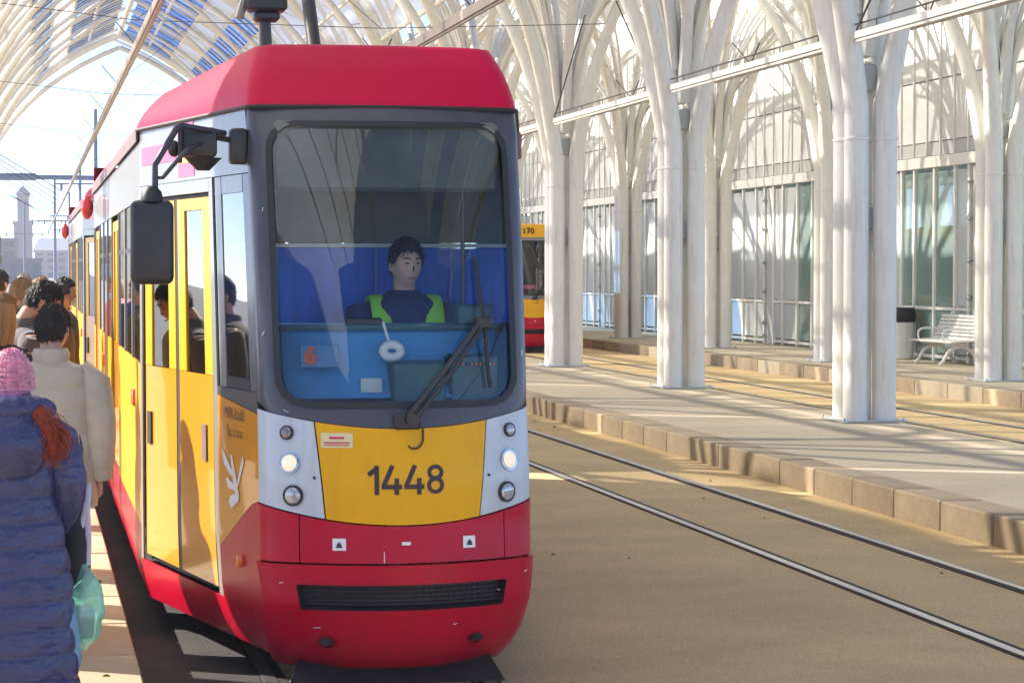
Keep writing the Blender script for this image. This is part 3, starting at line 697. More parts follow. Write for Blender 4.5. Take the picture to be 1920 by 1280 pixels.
def on_nose_text(me, s0, z0, off, name, m, parent, side=-1):
    L = (nose(1,z0)-nose(0,z0)).length
    for v in me.vertices:
        v.co = nose(s0+side*v.co.x*(-1)*-1/L*1.0 if side>0 else s0-v.co.x/L, z0+v.co.y, off+v.co.z, side)
    me.materials.clear(); me.materials.append(m); return link(name, me, parent)

def window_frame(m, p, y0, y1, z0, z1, d=.012):
    pass
def build_tram(style, root, number, lead=True):
    P = root
    roof_m = M['red_roof'] if style != 'yellow' else M['yellow']
    mask_m = M['mask'] if style != 'yellow' else M['tram_grey']
    # --- front mask with windscreen
    inner = rrect(-.552,.552,-.535,.535,1.425,2.70,.11)
    rim = rrect(-.580,.580,-.565,.565,1.395,2.728,.13)
    outer = rect_by_angle((0,2.0625), zmask, lambda x: 2.805)
    fm = ring_panel(outer, rim, lambda x,z: face(x,z), 8).build('front_mask', mask_m, P)
    seal = ring_panel(rim, inner, lambda x,z: face(x,z,.010 if abs(x)<.9 else 0), 2)
    ws = MB()
    seal.build('windscreen_seal', M['rubber'], fm)
    fill_panel(inner, lambda x,z: face(x,z,-.004), 8).build('windscreen', M['glass_front'], P)
    # --- yellow number panel, pale lamp panels
    xe = lambda z: lerp(.354,.398,(z-.86)/.45)
    g = .004
    yp = face_panel(lambda z:-xe(z)+g, lambda z:xe(z)-g, lambda x: zwhite(x)+g, lambda x: zmask(x)-g, off=.004).build('number_panel', M['yellow'], P)
    for s_ in (-1,1):
        a = (lambda z: -fw(z)) if s_ < 0 else (lambda z: xe(z)+g); b = (lambda z: -xe(z)-g) if s_ < 0 else (lambda z: fw(z))
        lp = face_panel(a, b, lambda x: zwhite(x)+g, lambda x: zmask(x)-g, nx=14).build('lamp_panel', M['tram_white'], P)
        for (lx,lz,lr,mt) in ((.519,1.281,.027,'lens_dark'),(.509,1.143,.040,'lamp_on'),(.496,.997,.040,'lens')):
            c = face(s_*lx,lz); n = (face(s_*lx,lz,.1)-c).normalized()
            o = MB().tube([c-n*.03,c+n*.012,c+n*.014,c+n*.004], [lr*1.22,lr*1.22,lr*1.05,lr*1.0], 24).build('headlamp' if mt!='lens_dark' else 'marker_lamp', M['black'] if mt!='lamp_on' else M['chrome'], P)
            MB().ball(c+n*.012, (lr*.98,)*3, 20, 10, lambda d: (Vector((d.x*lr*.98, d.y*lr*.98, d.z*lr*.98)) - n*(Vector((d.x,d.y,d.z)).dot(n)*lr*.98)*.72)).build('lens', M[mt] if not (mt=='lens_dark' and s_>0) else M['lens'], o)
        c = face(s_*.405,1.08,.003); MB().ball(c,(.007,.007,.007),8,6).build('screw', M['black'], lp)
    # --- red bumper
    for (a,b) in (((lambda z:-fw(z)),-.473),(-.467,.477),(.483,(lambda z:fw(z)))):
        face_panel(a, b, lambda x: zbump(x)+.004, lambda x: zwhite(x)-.003, off=.006, nx=12).build('bumper_panel', M['red'], P)
    outl = []
    N = 96
    zlo = lambda x: .185+.10*max(0,abs(x)-.42)**2*4
    hole = rr_per(-.464,.464,-.478,.478,.487,.597,.012); out2 = rr_per(-fw(.30),fw(.30),-fw(.686),fw(.686),.30,.686,.0)
    bumper = ring_panel(out2, hole, lambda x,z: face(x,z,.022), 6)
    us = None
    bumper.surf(lambda u,v: face(lerp(-fw(lerp(.185,.30,v)),fw(lerp(.185,.30,v)),u), lerp(.185,.30,v), .022), 40, 6, .0)
    bumper.surf(lambda u,v: face(lerp(-fw(.686),fw(.686),u), .686, lerp(.022,.0,v)), 40, 1, .0)
    bp = bumper.build('bumper', M['red'], P)
    rp = MB()
    for k in range(len(hole)):
        pass
    ring_panel(hole, hole, lambda x,z: face(x,z,.022), 1)
    gv = MB(); Nn = len(hole); vs = [face(x,z,.022) for x,z in hole]+[face(x,z,-.03) for x,z in hole]
    gv.add(vs, [(k,(k+1)%Nn,Nn+(k+1)%Nn,Nn+k) for k in range(Nn)]); gv.build('grille_surround', M['black'], bp)
    fill_panel(hole, lambda x,z: face(x,z,-.028), 4).build('grille_back', M['grille'], bp)
    for j in range(5):
        z = .500+j*.021; MB().surf(lambda u,v: face(lerp(-.462,.462,u), z+v*.007, -.012), 24, 1, .006).build('grille_bar', M['grille'], bp)
    for k in range(31):
        x = -.45+k*.03; MB().surf(lambda u,v: face(x+u*.006, lerp(.489,.595,v), -.018), 1, 3, .004).build('grille_mesh', M['grille'], bp)
    for x in (-.338,.338):
        c = face(x,.335,.022); n = (face(x,.335,.1)-c).normalized()
        MB().tube([c+n*.006,c+n*.006,c-n*.02], [.042,.034,.030], 20).build('towing_hole', M['rubber'], bp)
    for x in (-.297,.297):
        o = face_panel(x-.029,x+.029, lambda q:.752, lambda q:.806, .004, .012, 2, 2).build('jack_sign', M['logo_white'], P)
        t = [face(x-.014,.764,.0165),face(x+.014,.764,.0165),face(x+.008,.782,.0165),face(x-.008,.782,.0165),face(x,.790,.0165)]
        MB().add(t,[(0,1,2,4,3)]).build('jack_mark', M['number'], o, 0)
    face_panel(-.02,.02, lambda q:.775, lambda q:.790, .002, .012, 3, 2).build('chipped_paint', M['logo_white'], P)
    # --- guard plate below
    gm_ = MB(); gm_.add([(-.44,.42,.235),(.44,.42,.235),(.51,.27,.10),(-.51,.27,.10),(-.44,.45,.235),(.44,.45,.235),(.51,.30,.10),(-.51,.30,.10)],[(3,2,1,0),(4,5,6,7),(0,1,5,4),(1,2,6,5),(2,3,7,6),(3,0,4,7)])
    gm_.build('guard_plate', M['dark_steel'], P, 0)
    # --- number and lettering
    if style != 'yellow':
        x0 = -.172
        for ch in number:
            w_ = {'1':.052,'4':.092,'8':.084}[ch]; hgt = .132; st_ = []; tw_ = .021
            if ch == '1': st_ = [[(w_-tw_*.5,0),(w_-tw_*.5,hgt)],[(w_-tw_*.4,hgt-.012),(.004,hgt-.042)]]
            if ch == '4': st_ = [[(w_*.55,hgt),(.008,.040)],[(0,.036),(w_,.036)],[(w_*.74,0),(w_*.74,.075)]]
            if ch == '8':
                st_ = [[(w_/2+(w_/2-.013)*math.cos(q*math.pi/12), .098+.026*math.sin(q*math.pi/12)) for q in range(25)],[(w_/2+(w_/2-.011)*math.cos(q*math.pi/12), .040+.030*math.sin(q*math.pi/12)) for q in range(25)]]
            dm = MB()
            for qi,pl_ in enumerate(st_):
                ext = []
                for a,b in zip(pl_[:-1],pl_[1:]):
                    n_ = 1 if len(pl_)>4 else 4; ext += [(lerp(a[0],b[0],i/n_),lerp(a[1],b[1],i/n_)) for i in range(n_)]
                ext.append(pl_[-1]); vs = []; lift = .0062+.0007*qi; closed = len(pl_) > 4
                for i,p in enumerate(ext):
                    a = ext[i-1 if (i or not closed) else -2] if (i or closed) else p; b = ext[i+1] if i+1 < len(ext) else (ext[1] if closed else p)
                    t_ = Vector((b[0]-a[0],b[1]-a[1])).normalized(); nn = Vector((-t_.y,t_.x))*tw_/2*(.88 if closed else 1)
                    for sg_ in (1,-1): vs.append(face(x0+p[0]+nn.x*sg_, 1.005+p[1]+nn.y*sg_, lift))
                dm.add(vs, [(2*i,2*i+1,2*i+3,2*i+2) for i in range(len(ext)-1)])
            dm.build('digit', M['number'], yp, 0); x0 += w_+.011
    else:
        me = text_mesh(number,.20,.004); 
        for v in me.vertices: v.co = Vector((v.co.x-.02, .66+.3*(v.co.x)**2+ (v.co.y+.15)*.5-.03 , 2.96+v.co.y))
        me.materials.clear(); me.materials.append(M['number']); link('number', me, P)
    st = face_panel(-.372,-.232, lambda x:1.216, lambda x:1.284, .002, .007, 4, 2).build('sticker', M['decal_cream'], yp)
    for (za,zb,xa,xb) in ((1.256,1.266,-.335,-.270),(1.236,1.242,-.360,-.246),(1.226,1.230,-.358,-.250)):
        face_panel(xa, xb, lambda x: za, lambda x: zb, .0008, .0085, 6, 1).build('sticker_print', M['decal_red'], st)
    MB().tube(smooth_path([face(.085,1.30,.01),face(.082,1.245,.014),face(.06,1.215,.014),face(.03,1.212,.014),face(.015,1.225,.014)],4), .0045, 6).build('cable_hook', M['number'], P)
    rs_ = random.Random(21)
    for (sx,sz,dx,dz) in ((-.615,1.72,.012,.022),(-.53,1.385,.020,-.012),(-.60,2.30,.004,.018),(.60,1.62,.003,.03),(-.10,.745,.0,-.05),(.43,.55,.012,.0),(-.40,.40,.03,.004),(.22,.41,.02,.003),(.57,.62,.012,.006),(-.55,.60,.016,.003),(.05,1.34,.03,.002)):
        MB().tube([face(sx,sz,.024 if sz<.69 else .0065),face(sx+dx,sz+dz,.024 if sz<.69 else .0065)], .0022, 5).build('scuff', M['logo_white'] if rs_.random()<.6 else M['tram_white'], P)
    # --- wiper
    wp = MB(); b0 = face(.03,1.345,.02)
    wp.tube([b0, b0+Vector((0,-.05,0))], [.035,.028], 14); wp.rbox(face(-.05,1.30,.0)-Vector((0,.03,0)), face(.075,1.37,0)+Vector((0,.0,0)), .01, 1)
    wo = wp.build('wiper_base', M['black'], P)
    for dx,r_ in ((-.012,.014),(.028,.010)):
        MB().tube(smooth_path([face(.02+dx,1.345,.06),face(.20+dx,1.56,.065),face(.375+dx*.6,1.775,.055)],6), r_, 8).build('wiper_arm', M['black'], wo)
    MB().tube(smooth_path([face(.375,2.08,.02),face(.385,1.9,.022),face(.39,1.78,.04),face(.405,1.6,.022),face(.415,1.48,.02)],5), .010, 8).build('wiper_blade', M['rubber'], wo)
    MB().rbox(face(.352,1.745,.03)-Vector((0,.03,0)), face(.43,1.80,.03)+Vector((0,.0,0)), .008, 1).build('wiper_joint', M['black'], wo)
    # --- roof fairing over the nose
    def roof_ring(t, full=False):
        z = 2.812+.308*t; tt = t**1.6; w_ = .66-.075*tt; b_ = TBW+.012-.15*tt; y = Yc(z); pts = []; r_ = .10
        zz = lambda f_: z-.11*t*f_
        for i in range(13):
            x = (w_-r_)*i/12; pts.append((x, y+.16*x*x, zz(0)))
        ye = y+.16*(w_-r_)**2
        for i in range(1,7):
            q = R(80)*i/6; pts.append((w_-r_+r_*math.sin(q), ye+r_*(1-math.cos(q)), zz(0)))
        xe_, ye_ = pts[-1][0], pts[-1][1]
        for i in range(1,9):
            f_ = i/8; pts.append((lerp(xe_,b_,f_), lerp(ye_,TYB,f_), zz(f_)))
        return [(-x,a,b) for (x,a,b) in pts[::-1]]+pts[1:]
    rings = [roof_ring(t) for t in (0,.04,.2,.4,.6,.75,.87,.95,1.0)]
    # round the top edge over
    top = rings[-1]; c0 = Vector((0,1.9,3.13))
    rings.append([tuple(Vector(p).lerp(Vector((p[0]*.9, lerp(p[1],1.9,.06), p[2]+.012)),1)) for p in top]); rings.append([(p[0]*.5, lerp(p[1],2.3,.3), p[2]+.03) for p in top]); rings.append([(0,2.4,3.13) for p in top])
    m = MB(); n = len(rings[0]); 
    m.add([p for rg in rings for p in rg], [(j*n+k, j*n+k+1, (j+1)*n+k+1, (j+1)*n+k) for j in range(len(rings)-1) for k in range(n-1)])
    rf = m.build('roof_fairing', roof_m, P, 50)
    # lip under the fairing
    m = MB(); rr = roof_ring(0); m.tube([(p[0]*1.002,p[1]-.004,2.803) for p in rr], .010, 6); m.build('roof_lip', M['rubber'] if style!='yellow' else M['tram_grey'], rf)
    # --- nose sides
    for side in (-1,1):
        N_ = lambda s,z,off=0: nose(s,z,off,side)
        fl = (lambda P_: P_) if side < 0 else (lambda P_: (lambda u,v: P_(1-u,v)))
        def patch(name, s0, s1, z0, z1, mt, par=P, off=0, th=.01, n=(6,6)):
            zf0 = z0 if callable(z0) else (lambda s: z0); zf1 = z1 if callable(z1) else (lambda s: z1)
            return MB().surf(fl(lambda u,v: N_(lerp(s1,s0,u), lerp(zf0(lerp(s1,s0,u)),zf1(lerp(s1,s0,u)),v), off)), n[0], n[1], th).build(name, mt, par)
        patch('upper_panel', 0, 1, 2.49, 2.80, M['tram_grey'])
        # cab window with frame
        patch('cab_window_frame', .0, .045, 1.46, 2.485, M['mask']); patch('cab_window_frame', .225, .275, 1.46, 2.485, M['tram_grey'])
        patch('cab_window_frame', .05, .22, 2.40, 2.485, M['tram_grey']); patch('cab_window_frame', .05, .22, 1.46, 1.515, M['rubber'])
        patch('cab_window', .047, .223, 1.517, 2.398, M['glass_side'], off=-.004, th=.006)
        patch('mask_side', 0, .30, lambda s: 1.36+.20*s, 1.457, M['mask'])
        arc = lambda s: interp(s,[0,.05,.12,.2,.27,.30],[.955,.93,.86,.775,.70,.67])
        patch('yellow_side_panel', 0, .30, lambda s: arc(s)+.003, lambda s: 1.356+.20*s, M['yellow_gloss'], n=(14,10))
        patch('red_side_panel', 0, .30, lambda s: .42, arc, M['red'], n=(14,6))
        patch('red_skirt', 0, 1.0, .20, .417, M['red'], n=(10,5))
        patch('door_post', .30, .33, .42, 2.487, M['tram_grey'], n=(1,6)); patch('door_post', .98, 1.0, .42, 2.487, M['tram_grey'], n=(1,6))
        if side < 0:
            patch('door_header', .332, .978, 2.42, 2.487, M['tram_grey'])
            patch('door_recess', .332, .978, .42, 2.418, M['rubber'], off=-.045, th=0)
            for (a,b) in ((.352,.640),(.672,.965)):
                d = patch('door_leaf', a, b, .455, 1.50, M['yellow_gloss'], off=-.012, th=.02)
                patch('door_stile', a, a+.062, 1.503, 2.395, M['yellow'], d, -.012, .02); patch('door_stile', b-.062, b, 1.503, 2.395, M['yellow'], d, -.012, .02)
                patch('door_rail', a+.063, b-.063, 2.335, 2.395, M['yellow'], d, -.012, .02)
                patch('door_glass', a+.064, b-.064, 1.505, 2.332, M['glass_side'], d, -.02, .004)
                patch('door_seal', a-.018, a-.001, .45, 2.40, M['rubber'], d, -.016, .02); patch('door_seal', b+.001, b+.014, .45, 2.40, M['rubber'], d, -.016, .02)
                hs = b-.045 if a > .5 else a+.07
                patch('door_handle', hs-.018, hs+.018, 1.07, 1.25, M['rubber'] if a>.5 else M['gutter'], d, -.002, .008)
            # lettering, emblem and upper decal
            on_nose_text(text_mesh('MPK-Łódź',.082,-.0008,.0003), .165,1.335,.004,'company_lettering', M['number'], P); on_nose_text(text_mesh('Sp. z o.o.',.078,-.0008,.0003), .165,1.250,.004,'company_lettering', M['number'], P)
            em = None
            for pts in ([(.265,1.17),(.245,1.155),(.185,1.075),(.175,1.045),(.205,1.06),(.25,1.10)],[(.20,1.155),(.185,1.15),(.135,.96),(.15,.925),(.175,1.0)],[(.105,1.17),(.10,1.13),(.14,1.02),(.16,.99),(.14,1.06)],
                        [(.235,1.035),(.225,1.04),(.165,1.01),(.16,.985),(.22,.99)],[(.215,.92),(.20,.955),(.16,.975),(.15,.935),(.195,.895)]):
                vs = [nose(s,z-.015,.004) for s,z in pts]; k = len(vs)
                if em is None: em = MB()
                em.add(vs, [list(range(k))])
            em.build('emblem', M['logo_white'], P, 0)
            dd = patch('decal', .62, .97, 2.60, 2.70, M['decal_red'], off=.003, th=.002); patch('decal', .45, .60, 2.51, 2.79, M['decal_red'], off=.003, th=.002); patch('decal', .50, .585, 2.58, 2.70, M['decal_yellow'], off=.006, th=.002)
        else:
            patch('side_panel', .33, .98, 1.52, 2.487, M['glass_side']); patch('side_panel', .33, .98, .42, 1.517, M['yellow'])
        c = nose(.145,.645,0,side); MB().rbox(c+Vector((-.02,-.03,-.028)), c+Vector((.02,.03,.028)), .008, 2).build('indicator', M['orange'], P)
    # --- long body
    for side in (-1,1):
        def strip(name, y0, y1, z0, z1, mt, par=P, off=0, th=.01, n=(1,4)):
            q = (lambda u: lerp(y1,y0,u)) if side < 0 else (lambda u: lerp(y0,y1,u))
            return MB().surf(lambda u,v: bodyside(q(u), lerp(z0,z1,v), off, side), n[0], n[1], th).build(name, mt, par)
        strip('upper_panel', TYB+.003, TYE, 2.42, 2.74, M['tram_grey']); strip('gutter', TYB, TYE, 2.742, 2.812, M['gutter'], off=.02)
        strip('red_skirt', TYB+.003, TYE, .20, .60, M['red'], n=(1,8))
        doors = [(6.05,7.45),(10.6,11.9)] if side < 0 else []
        edges = [TYB+.003]
        for a,b in doors: edges += [a,b]
        edges += [TYE]
        for i in range(0,len(edges),2):
            a, b = edges[i], edges[i+1]
            if b-a < .2: continue
            strip('yellow_side_panel', a, b, .603, 1.50, M['yellow'])
            n = max(1, round((b-a)/1.05)); wdt = (b-a)/n
            for k in range(n):
                ya, yb = a+k*wdt, a+(k+1)*wdt
                strip('pillar', ya, ya+.045, 1.503, 2.418, M['tram_grey'], off=.0); strip('pillar', yb-.045, yb, 1.503, 2.418, M['tram_grey'])
                o = strip('window', ya+.047, yb-.047, 1.505, 2.416, M['glass_side'], off=-.008, th=.004)
                strip('window_bar', ya+.06, yb-.06, 2.13, 2.16, M['rubber'], o, -.004, .004)
                strip('window_seal', ya+.047, ya+.085, 1.505, 2.416, M['rubber'], o, -.002, .006)
        for a,b in doors:
            strip('door_recess', a, b, .603, 2.418, M['rubber'], off=-.05, th=0)
            for (c,d_) in ((a+.03,(a+b)/2-.02),((a+b)/2+.02,b-.03)):
                d = strip('door_leaf', c, d_, .62, 1.50, M['yellow_gloss'], off=-.012, th=.02)
                strip('door_stile', c, c+.12, 1.503, 2.38, M['yellow'], d, -.012, .02); strip('door_stile', d_-.12, d_, 1.503, 2.38, M['yellow'], d, -.012, .02)
                strip('door_rail', c+.122, d_-.122, 2.31, 2.38, M['yellow'], d, -.012, .02); strip('door_glass', c+.123, d_-.123, 1.505, 2.308, M['glass_side'], d, -.02, .004)
        for yy in (3.5, 9.4): 
            c = bodyside(yy,1.28,0,side); MB().rbox(c+Vector((-.02,-.09,-.05)), c+Vector((.02,.09,.05)), .012, 2).build('side_reflector', M['orange'], P)
        c = bodyside(12.05,2.62,0,side)
        if side < 0: MB().ball(c+Vector((-.07,0,0)), (.06,.09,.12), 16, 10).build('door_lamp', M['redlens'], P)
    # body roof
    m = MB(); prof = []
    for t in (0,.25,.5,.75,1.0): prof.append((TBW+.012-.15*t**1.6, 2.813+.19*t))
    prof += [(.6,3.06),(.0,3.09)]
    full = [(-x,z) for x,z in prof]+[(x,z) for x,z in prof[-2::-1]]
    k = len(full); m.add([(x,TYB+.004,z) for x,z in full]+[(x,TYE,z) for x,z in full], [(i,i+1,k+i+1,k+i) for i in range(k-1)])
    m.f = [f_[::-1] for f_ in m.f]
    br = m.build('roof', M['red_sunlit'], P, 50)
    for yy in (4.9,8.3): MB().rbox((-.85,yy,3.0),(-.62,yy+.5,3.10), .02, 1).build('roof_vent', M['red_sunlit'], br)
    MB().rbox((-.905,6.9,2.86),(-.90+.04,7.15,3.02), .01, 1).build('roof_vent', M['gutter'], br)
    # rear end
    tail = [(TBW,TYE),(.72,13.35),(.60,13.45),(-.60,13.45),(-.72,13.35),(-TBW,TYE)]
    for (z0,z1,mt,nm) in ((.22,.60,'red','rear_skirt'),(.603,1.50,'yellow','rear_panel'),(1.503,2.42,'glass_side','rear_window'),(2.423,2.81,'tram_grey','rear_header'),(2.813,3.0,'red_sunlit','rear_roof_edge')):
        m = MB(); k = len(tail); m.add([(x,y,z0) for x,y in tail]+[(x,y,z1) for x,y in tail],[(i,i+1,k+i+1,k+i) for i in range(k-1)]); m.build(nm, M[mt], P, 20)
    MB().add([(x,y,3.0) for x,y in tail]+[(0,TYE,3.09)],[(0,1,2,3,4,5)]).build('rear_roof', M['red_sunlit'], P, 0)
    # --- inside
    MB().add([(-.50,.45,.84),(.50,.45,.84),(1.02,2.8,.84),(1.02,12.2,.84),(-1.02,12.2,.84),(-1.02,2.8,.84)],[(0,1,2,3,4,5)]).build('floor', M['interior'], P, 0)
    MB().add([(-.50,.85,2.76),(.50,.85,2.76),(1.02,2.8,2.76),(1.02,12.2,2.76),(-1.02,12.2,2.76),(-1.02,2.8,2.76)],[(5,4,3,2,1,0)]).build('ceiling', M['interior'], P, 0)
    for (yy,xx) in [(3.6+1.0*i,s_) for i in range(8) for s_ in (.75,)]:
        m = MB().rbox((xx-.22,yy,1.22),(xx+.22,yy+.42,1.30), .02, 1); m.rbox((xx-.22,yy+.36,1.3),(xx+.22,yy+.44,1.85), .02, 1); m.build('seat', M['seat_red'], P)
    for yy in (3.0,5.0,7.5,9.5): MB().tube([(-.62,yy,.84),(-.62,yy,2.75)], .018, 8).build('grab_pole', M['yellow'], P)
    # underframe and wheels
    MB().box((-.60,1.3,.30),(.60,12.9,.60)).build('underframe', M['dark_steel'], P, 0)
    for yy in (2.6,4.4,9.3,11.1):
        for sx in (-1,1):
            MB().tube([(sx*.46,yy,.33),(sx*.56,yy,.33)], [.33,.33], 28).build('wheel', M['dark_steel'], P)
    if not lead: return
    # --- cab
    cb = MB().box((-.80,1.72,.84),(.84,1.76,2.14)).build('cab_partition', M['cab_blue'], P, 0)
    MB().box((-.80,1.73,2.145),(.84,1.77,2.165)).build('partition_rail', M['logo_white'], cb, 0); MB().box((-.80,1.72,2.17),(.84,1.76,2.755)).build('upper_partition', M['cab_dark'], cb, 0)
    for x in (-.42,.1,.5): MB().box((x,1.700,1.2),(x+.012,1.716,2.14)).build('partition_seam', M['cab_dash'], cb, 0)
    MB().add([(-.56,.66,2.74),(.56,.66,2.74),(.7,1.7,2.745),(-.7,1.7,2.745)],[(0,1,2,3)]).build('cab_ceiling', M['cab_dark'], P, 0)
    MB().rbox((-.54,.60,2.40),(.54,.66,2.735), .02, 1).build('destination_box', M['cab_dark'], P)
    ds = MB().add([(-.56,.36,1.43),(.56,.36,1.43),(.60,.62,1.74),(-.60,.62,1.74),(.62,.70,1.765),(-.62,.70,1.765),(.70,1.05,1.765),(-.70,1.05,1.765),(.70,1.05,.86),(-.70,1.05,.86)],[(0,1,2,3),(3,2,4,5),(5,4,6,7),(7,6,8,9)]).build('dashboard', M['cab_dash'], P, 20)
    MB().tube([(-.585,.605,1.752),(.585,.605,1.752)], .016, 8).build('dash_rail', M['cab_teal'], ds)
    MB().rbox((-.02,.33,1.40),(.24,.52,1.60), .015, 1).build('console', M['cab_teal'], ds); MB().rbox((.26,.36,1.40),(.50,.56,1.63), .015, 1).build('console', M['cab_teal'], ds)
    MB().tube([(.50,.52,1.4),(.46,.56,1.70)], .008, 6).build('cable', M['logo_white'], ds)
    ring = []
    for k in range(25):
        q = 2*math.pi*k/24; ring.append((.0+.042*math.cos(q), .46+.012*math.sin(q), 1.645+.030*math.sin(q)))
    md = MB().tube(ring, .022, 10, False); md.tube([(0,.50,1.66),(-.03,.54,1.78)], .007, 6); md.build('desk_microphone', M['logo_white'], ds)
    sgn = MB().rbox((-.44,.40,1.57),(-.26,.415,1.68), .006, 1).build('route_sign', mat('route sign blue',(.10,.28,.55),.4), ds)
    me = text_mesh('6', .105, .008)
    for v in me.vertices: v.co = Vector((-.395+v.co.x, .392-v.co.z, 1.625+v.co.y))
    me.materials.clear(); me.materials.append(mat('route number orange',(.85,.12,.04),.4)); link('route_number', me, sgn)
    MB().rbox((-.20,.62,1.70),(-.02,.66,1.80), .01, 1).build('display', M['black'], ds); MB().rbox((.34,.62,1.76),(.52,.72,1.86), .012, 1).build('ticket_machine', M['cab_teal'], ds)
    MB().add([(-.16,.375,1.455),(-.06,.375,1.455),(-.055,.405,1.52),(-.155,.405,1.52)],[(0,1,2,3)]).build('paper', M['paper'], ds, 0)
    for q in range(9): MB().tube([(.30+.021*q,.355,1.585),(.30+.021*q,.345,1.585)], .007, 8).build('switch', random.choice([M['orange'],M['logo_white'],M['redlens'],M['black']]), ds)
    MB().tube(smooth_path([(-.50,.40,1.45),(-.42,.44,1.5),(-.36,.42,1.47),(-.25,.45,1.52),(-.12,.42,1.46)],5), .005, 6).build('cable', M['black'], ds)
    MB().tube([(-.60,1.70,1.62),(.70,1.70,1.62)], .010, 6).build('hand_rail', M['chrome'], P)
    for sx in (-.50,.56): MB().tube([(sx,1.66,1.2),(sx,1.66,2.7)], .012, 6).build('hand_rail', M['chrome'], P)
    MB().rbox((.0,1.45,1.3),(.40,1.58,1.84), .05, 2).build('driver_seat', M['black'], P)
    # --- mirror on its arm
    mr = MB(); hc = Vector((-1.115,.52,2.155))
    mr.rbox(hc+Vector((-.10,-.045,-.195)), hc+Vector((.10,.045,.195)), .035, 3); mo = mr.build('mirror', M['black'], P, 50)
    MB().tube([hc+Vector((0,0,.19)),hc+Vector((0,0,.235)),hc+Vector((0,0,.26))], [.055,.045,.022], 12).build('mirror_boot', M['rubber'], mo)
    pa = [hc+Vector((.015,0,.24)),hc+Vector((.015,0,.36)),hc+Vector((.12,.03,.535)),hc+Vector((.14,.04,.545)),Vector((-.76,.72,2.675))]
    MB().tube(pa, .015, 10).build('mirror_arm', M['purple_metal'], mo)
    MB().tube([hc+Vector((.015,0,.30)),hc+Vector((.05,0,.30)),hc+Vector((.17,.05,.44)),Vector((-.86,.68,2.63))], .010, 8).build('mirror_brace', M['purple_metal'], mo)
    MB().rbox((-.97,.66,2.56),(-.80,.82,2.70), .02, 2).build('camera_box', M['black'], mo); MB().rbox((-.985,.64,2.53),(-.965,.68,2.71), .004, 1).build('camera_cage', M['dark_steel'], mo)
    MB().loft([(-.86,.76,2.50,.03,.03),(-.86,.76,2.56,.09,.07)],12).build('camera_foot', M['black'], mo)
    MB().rbox((-.74,.68,2.53),(-.655,.80,2.70), .02, 2).build('mirror_mount', M['black'], mo); MB().tube([(-.82,.74,2.66),(-.70,.74,2.64)], .014, 8).build('mirror_hinge', M['black'], mo)
    MB().ball((-1.0,.72,2.60),(.03,.05,.04),12,8).build('camera_eye', M['rubber'], mo)
    MB().rbox((.665,.80,2.57),(.70,.93,2.70), .012, 2).build('mirror_mount', M['gutter'], P)
    # --- pantograph
    pg = MB().rbox((-.42,3.7,3.00),(.42,6.3,3.09), .02, 1).build('pantograph_base', M['dark_steel'], P)
    MB().tube([(.03,3.55,3.16),(.03,4.6,4.25)], .042, 10).build('pantograph_arm', M['dark_steel'], pg)
    m = MB()
    for sx in (-1,1): m.tube([(sx*.02,4.6,4.25),(sx*.45,3.5,5.30)], .02, 8)
    m.build('pantograph_frame', M['dark_steel'], pg); MB().tube([(-.75,3.5,5.30),(-.5,3.5,5.40),(.5,3.5,5.40),(.75,3.5,5.30)], .03, 8).build('collector_head', M['dark_steel'], pg)
    ib_ = MB().tube([(-.02,6.0,3.0),(-.03,6.0,3.2),(-.05,6.0,3.78)], [.075,.055,.04], 10).build('insulator_post', M['dark_steel'], pg)
    MB().rbox((-.18,5.9,3.83),(.10,6.1,4.02), .02, 1).build('switch_box', M['black'], ib_); MB().rbox((-.13,5.92,3.76),(.05,6.08,3.83), .02, 1).build('switch_box', M['black'], ib_)
    MB().tube([(-.23,6.0,3.78),(-.19,6.0,3.92)], .03, 8).build('insulator', M['tram_grey'], ib_)

tramA = thing('tram', (TR[0], Y0, 0), 'red and yellow tram number 1448 with dark front mask at the left platform', 'tram', 'trams in the station')
build_tram('grey', tramA, '1448')
tramB = thing('tram', (TR[0], Y0+14.35, 0), 'second red and yellow tram car coupled behind the tram numbered 1448', 'tram', 'trams in the station')
SKIP = {'company_lettering','wiper_base'}
for ch in list(tramA.children):
    if not ch.name.startswith(('mirror','pantograph','digit','wiper','desk','cable_hook')): copy_tree(ch, tramB)
tramC = thing('tram', (TR[2], 55.2, 0), 'distant tram with a yellow number band above its windscreen on the far track', 'tram', 'trams in the station')
build_tram('yellow', tramC, '170', lead=False)
MB().box((-.60,1.9,.84),(.60,1.94,2.75)).build('cab_partition', M['coat_brown'], tramC, 0)
MB().rbox((-.44,.30,1.55),(.10,.34,1.66), .01, 1).build('route_sign', M['decal_red'], tramC)

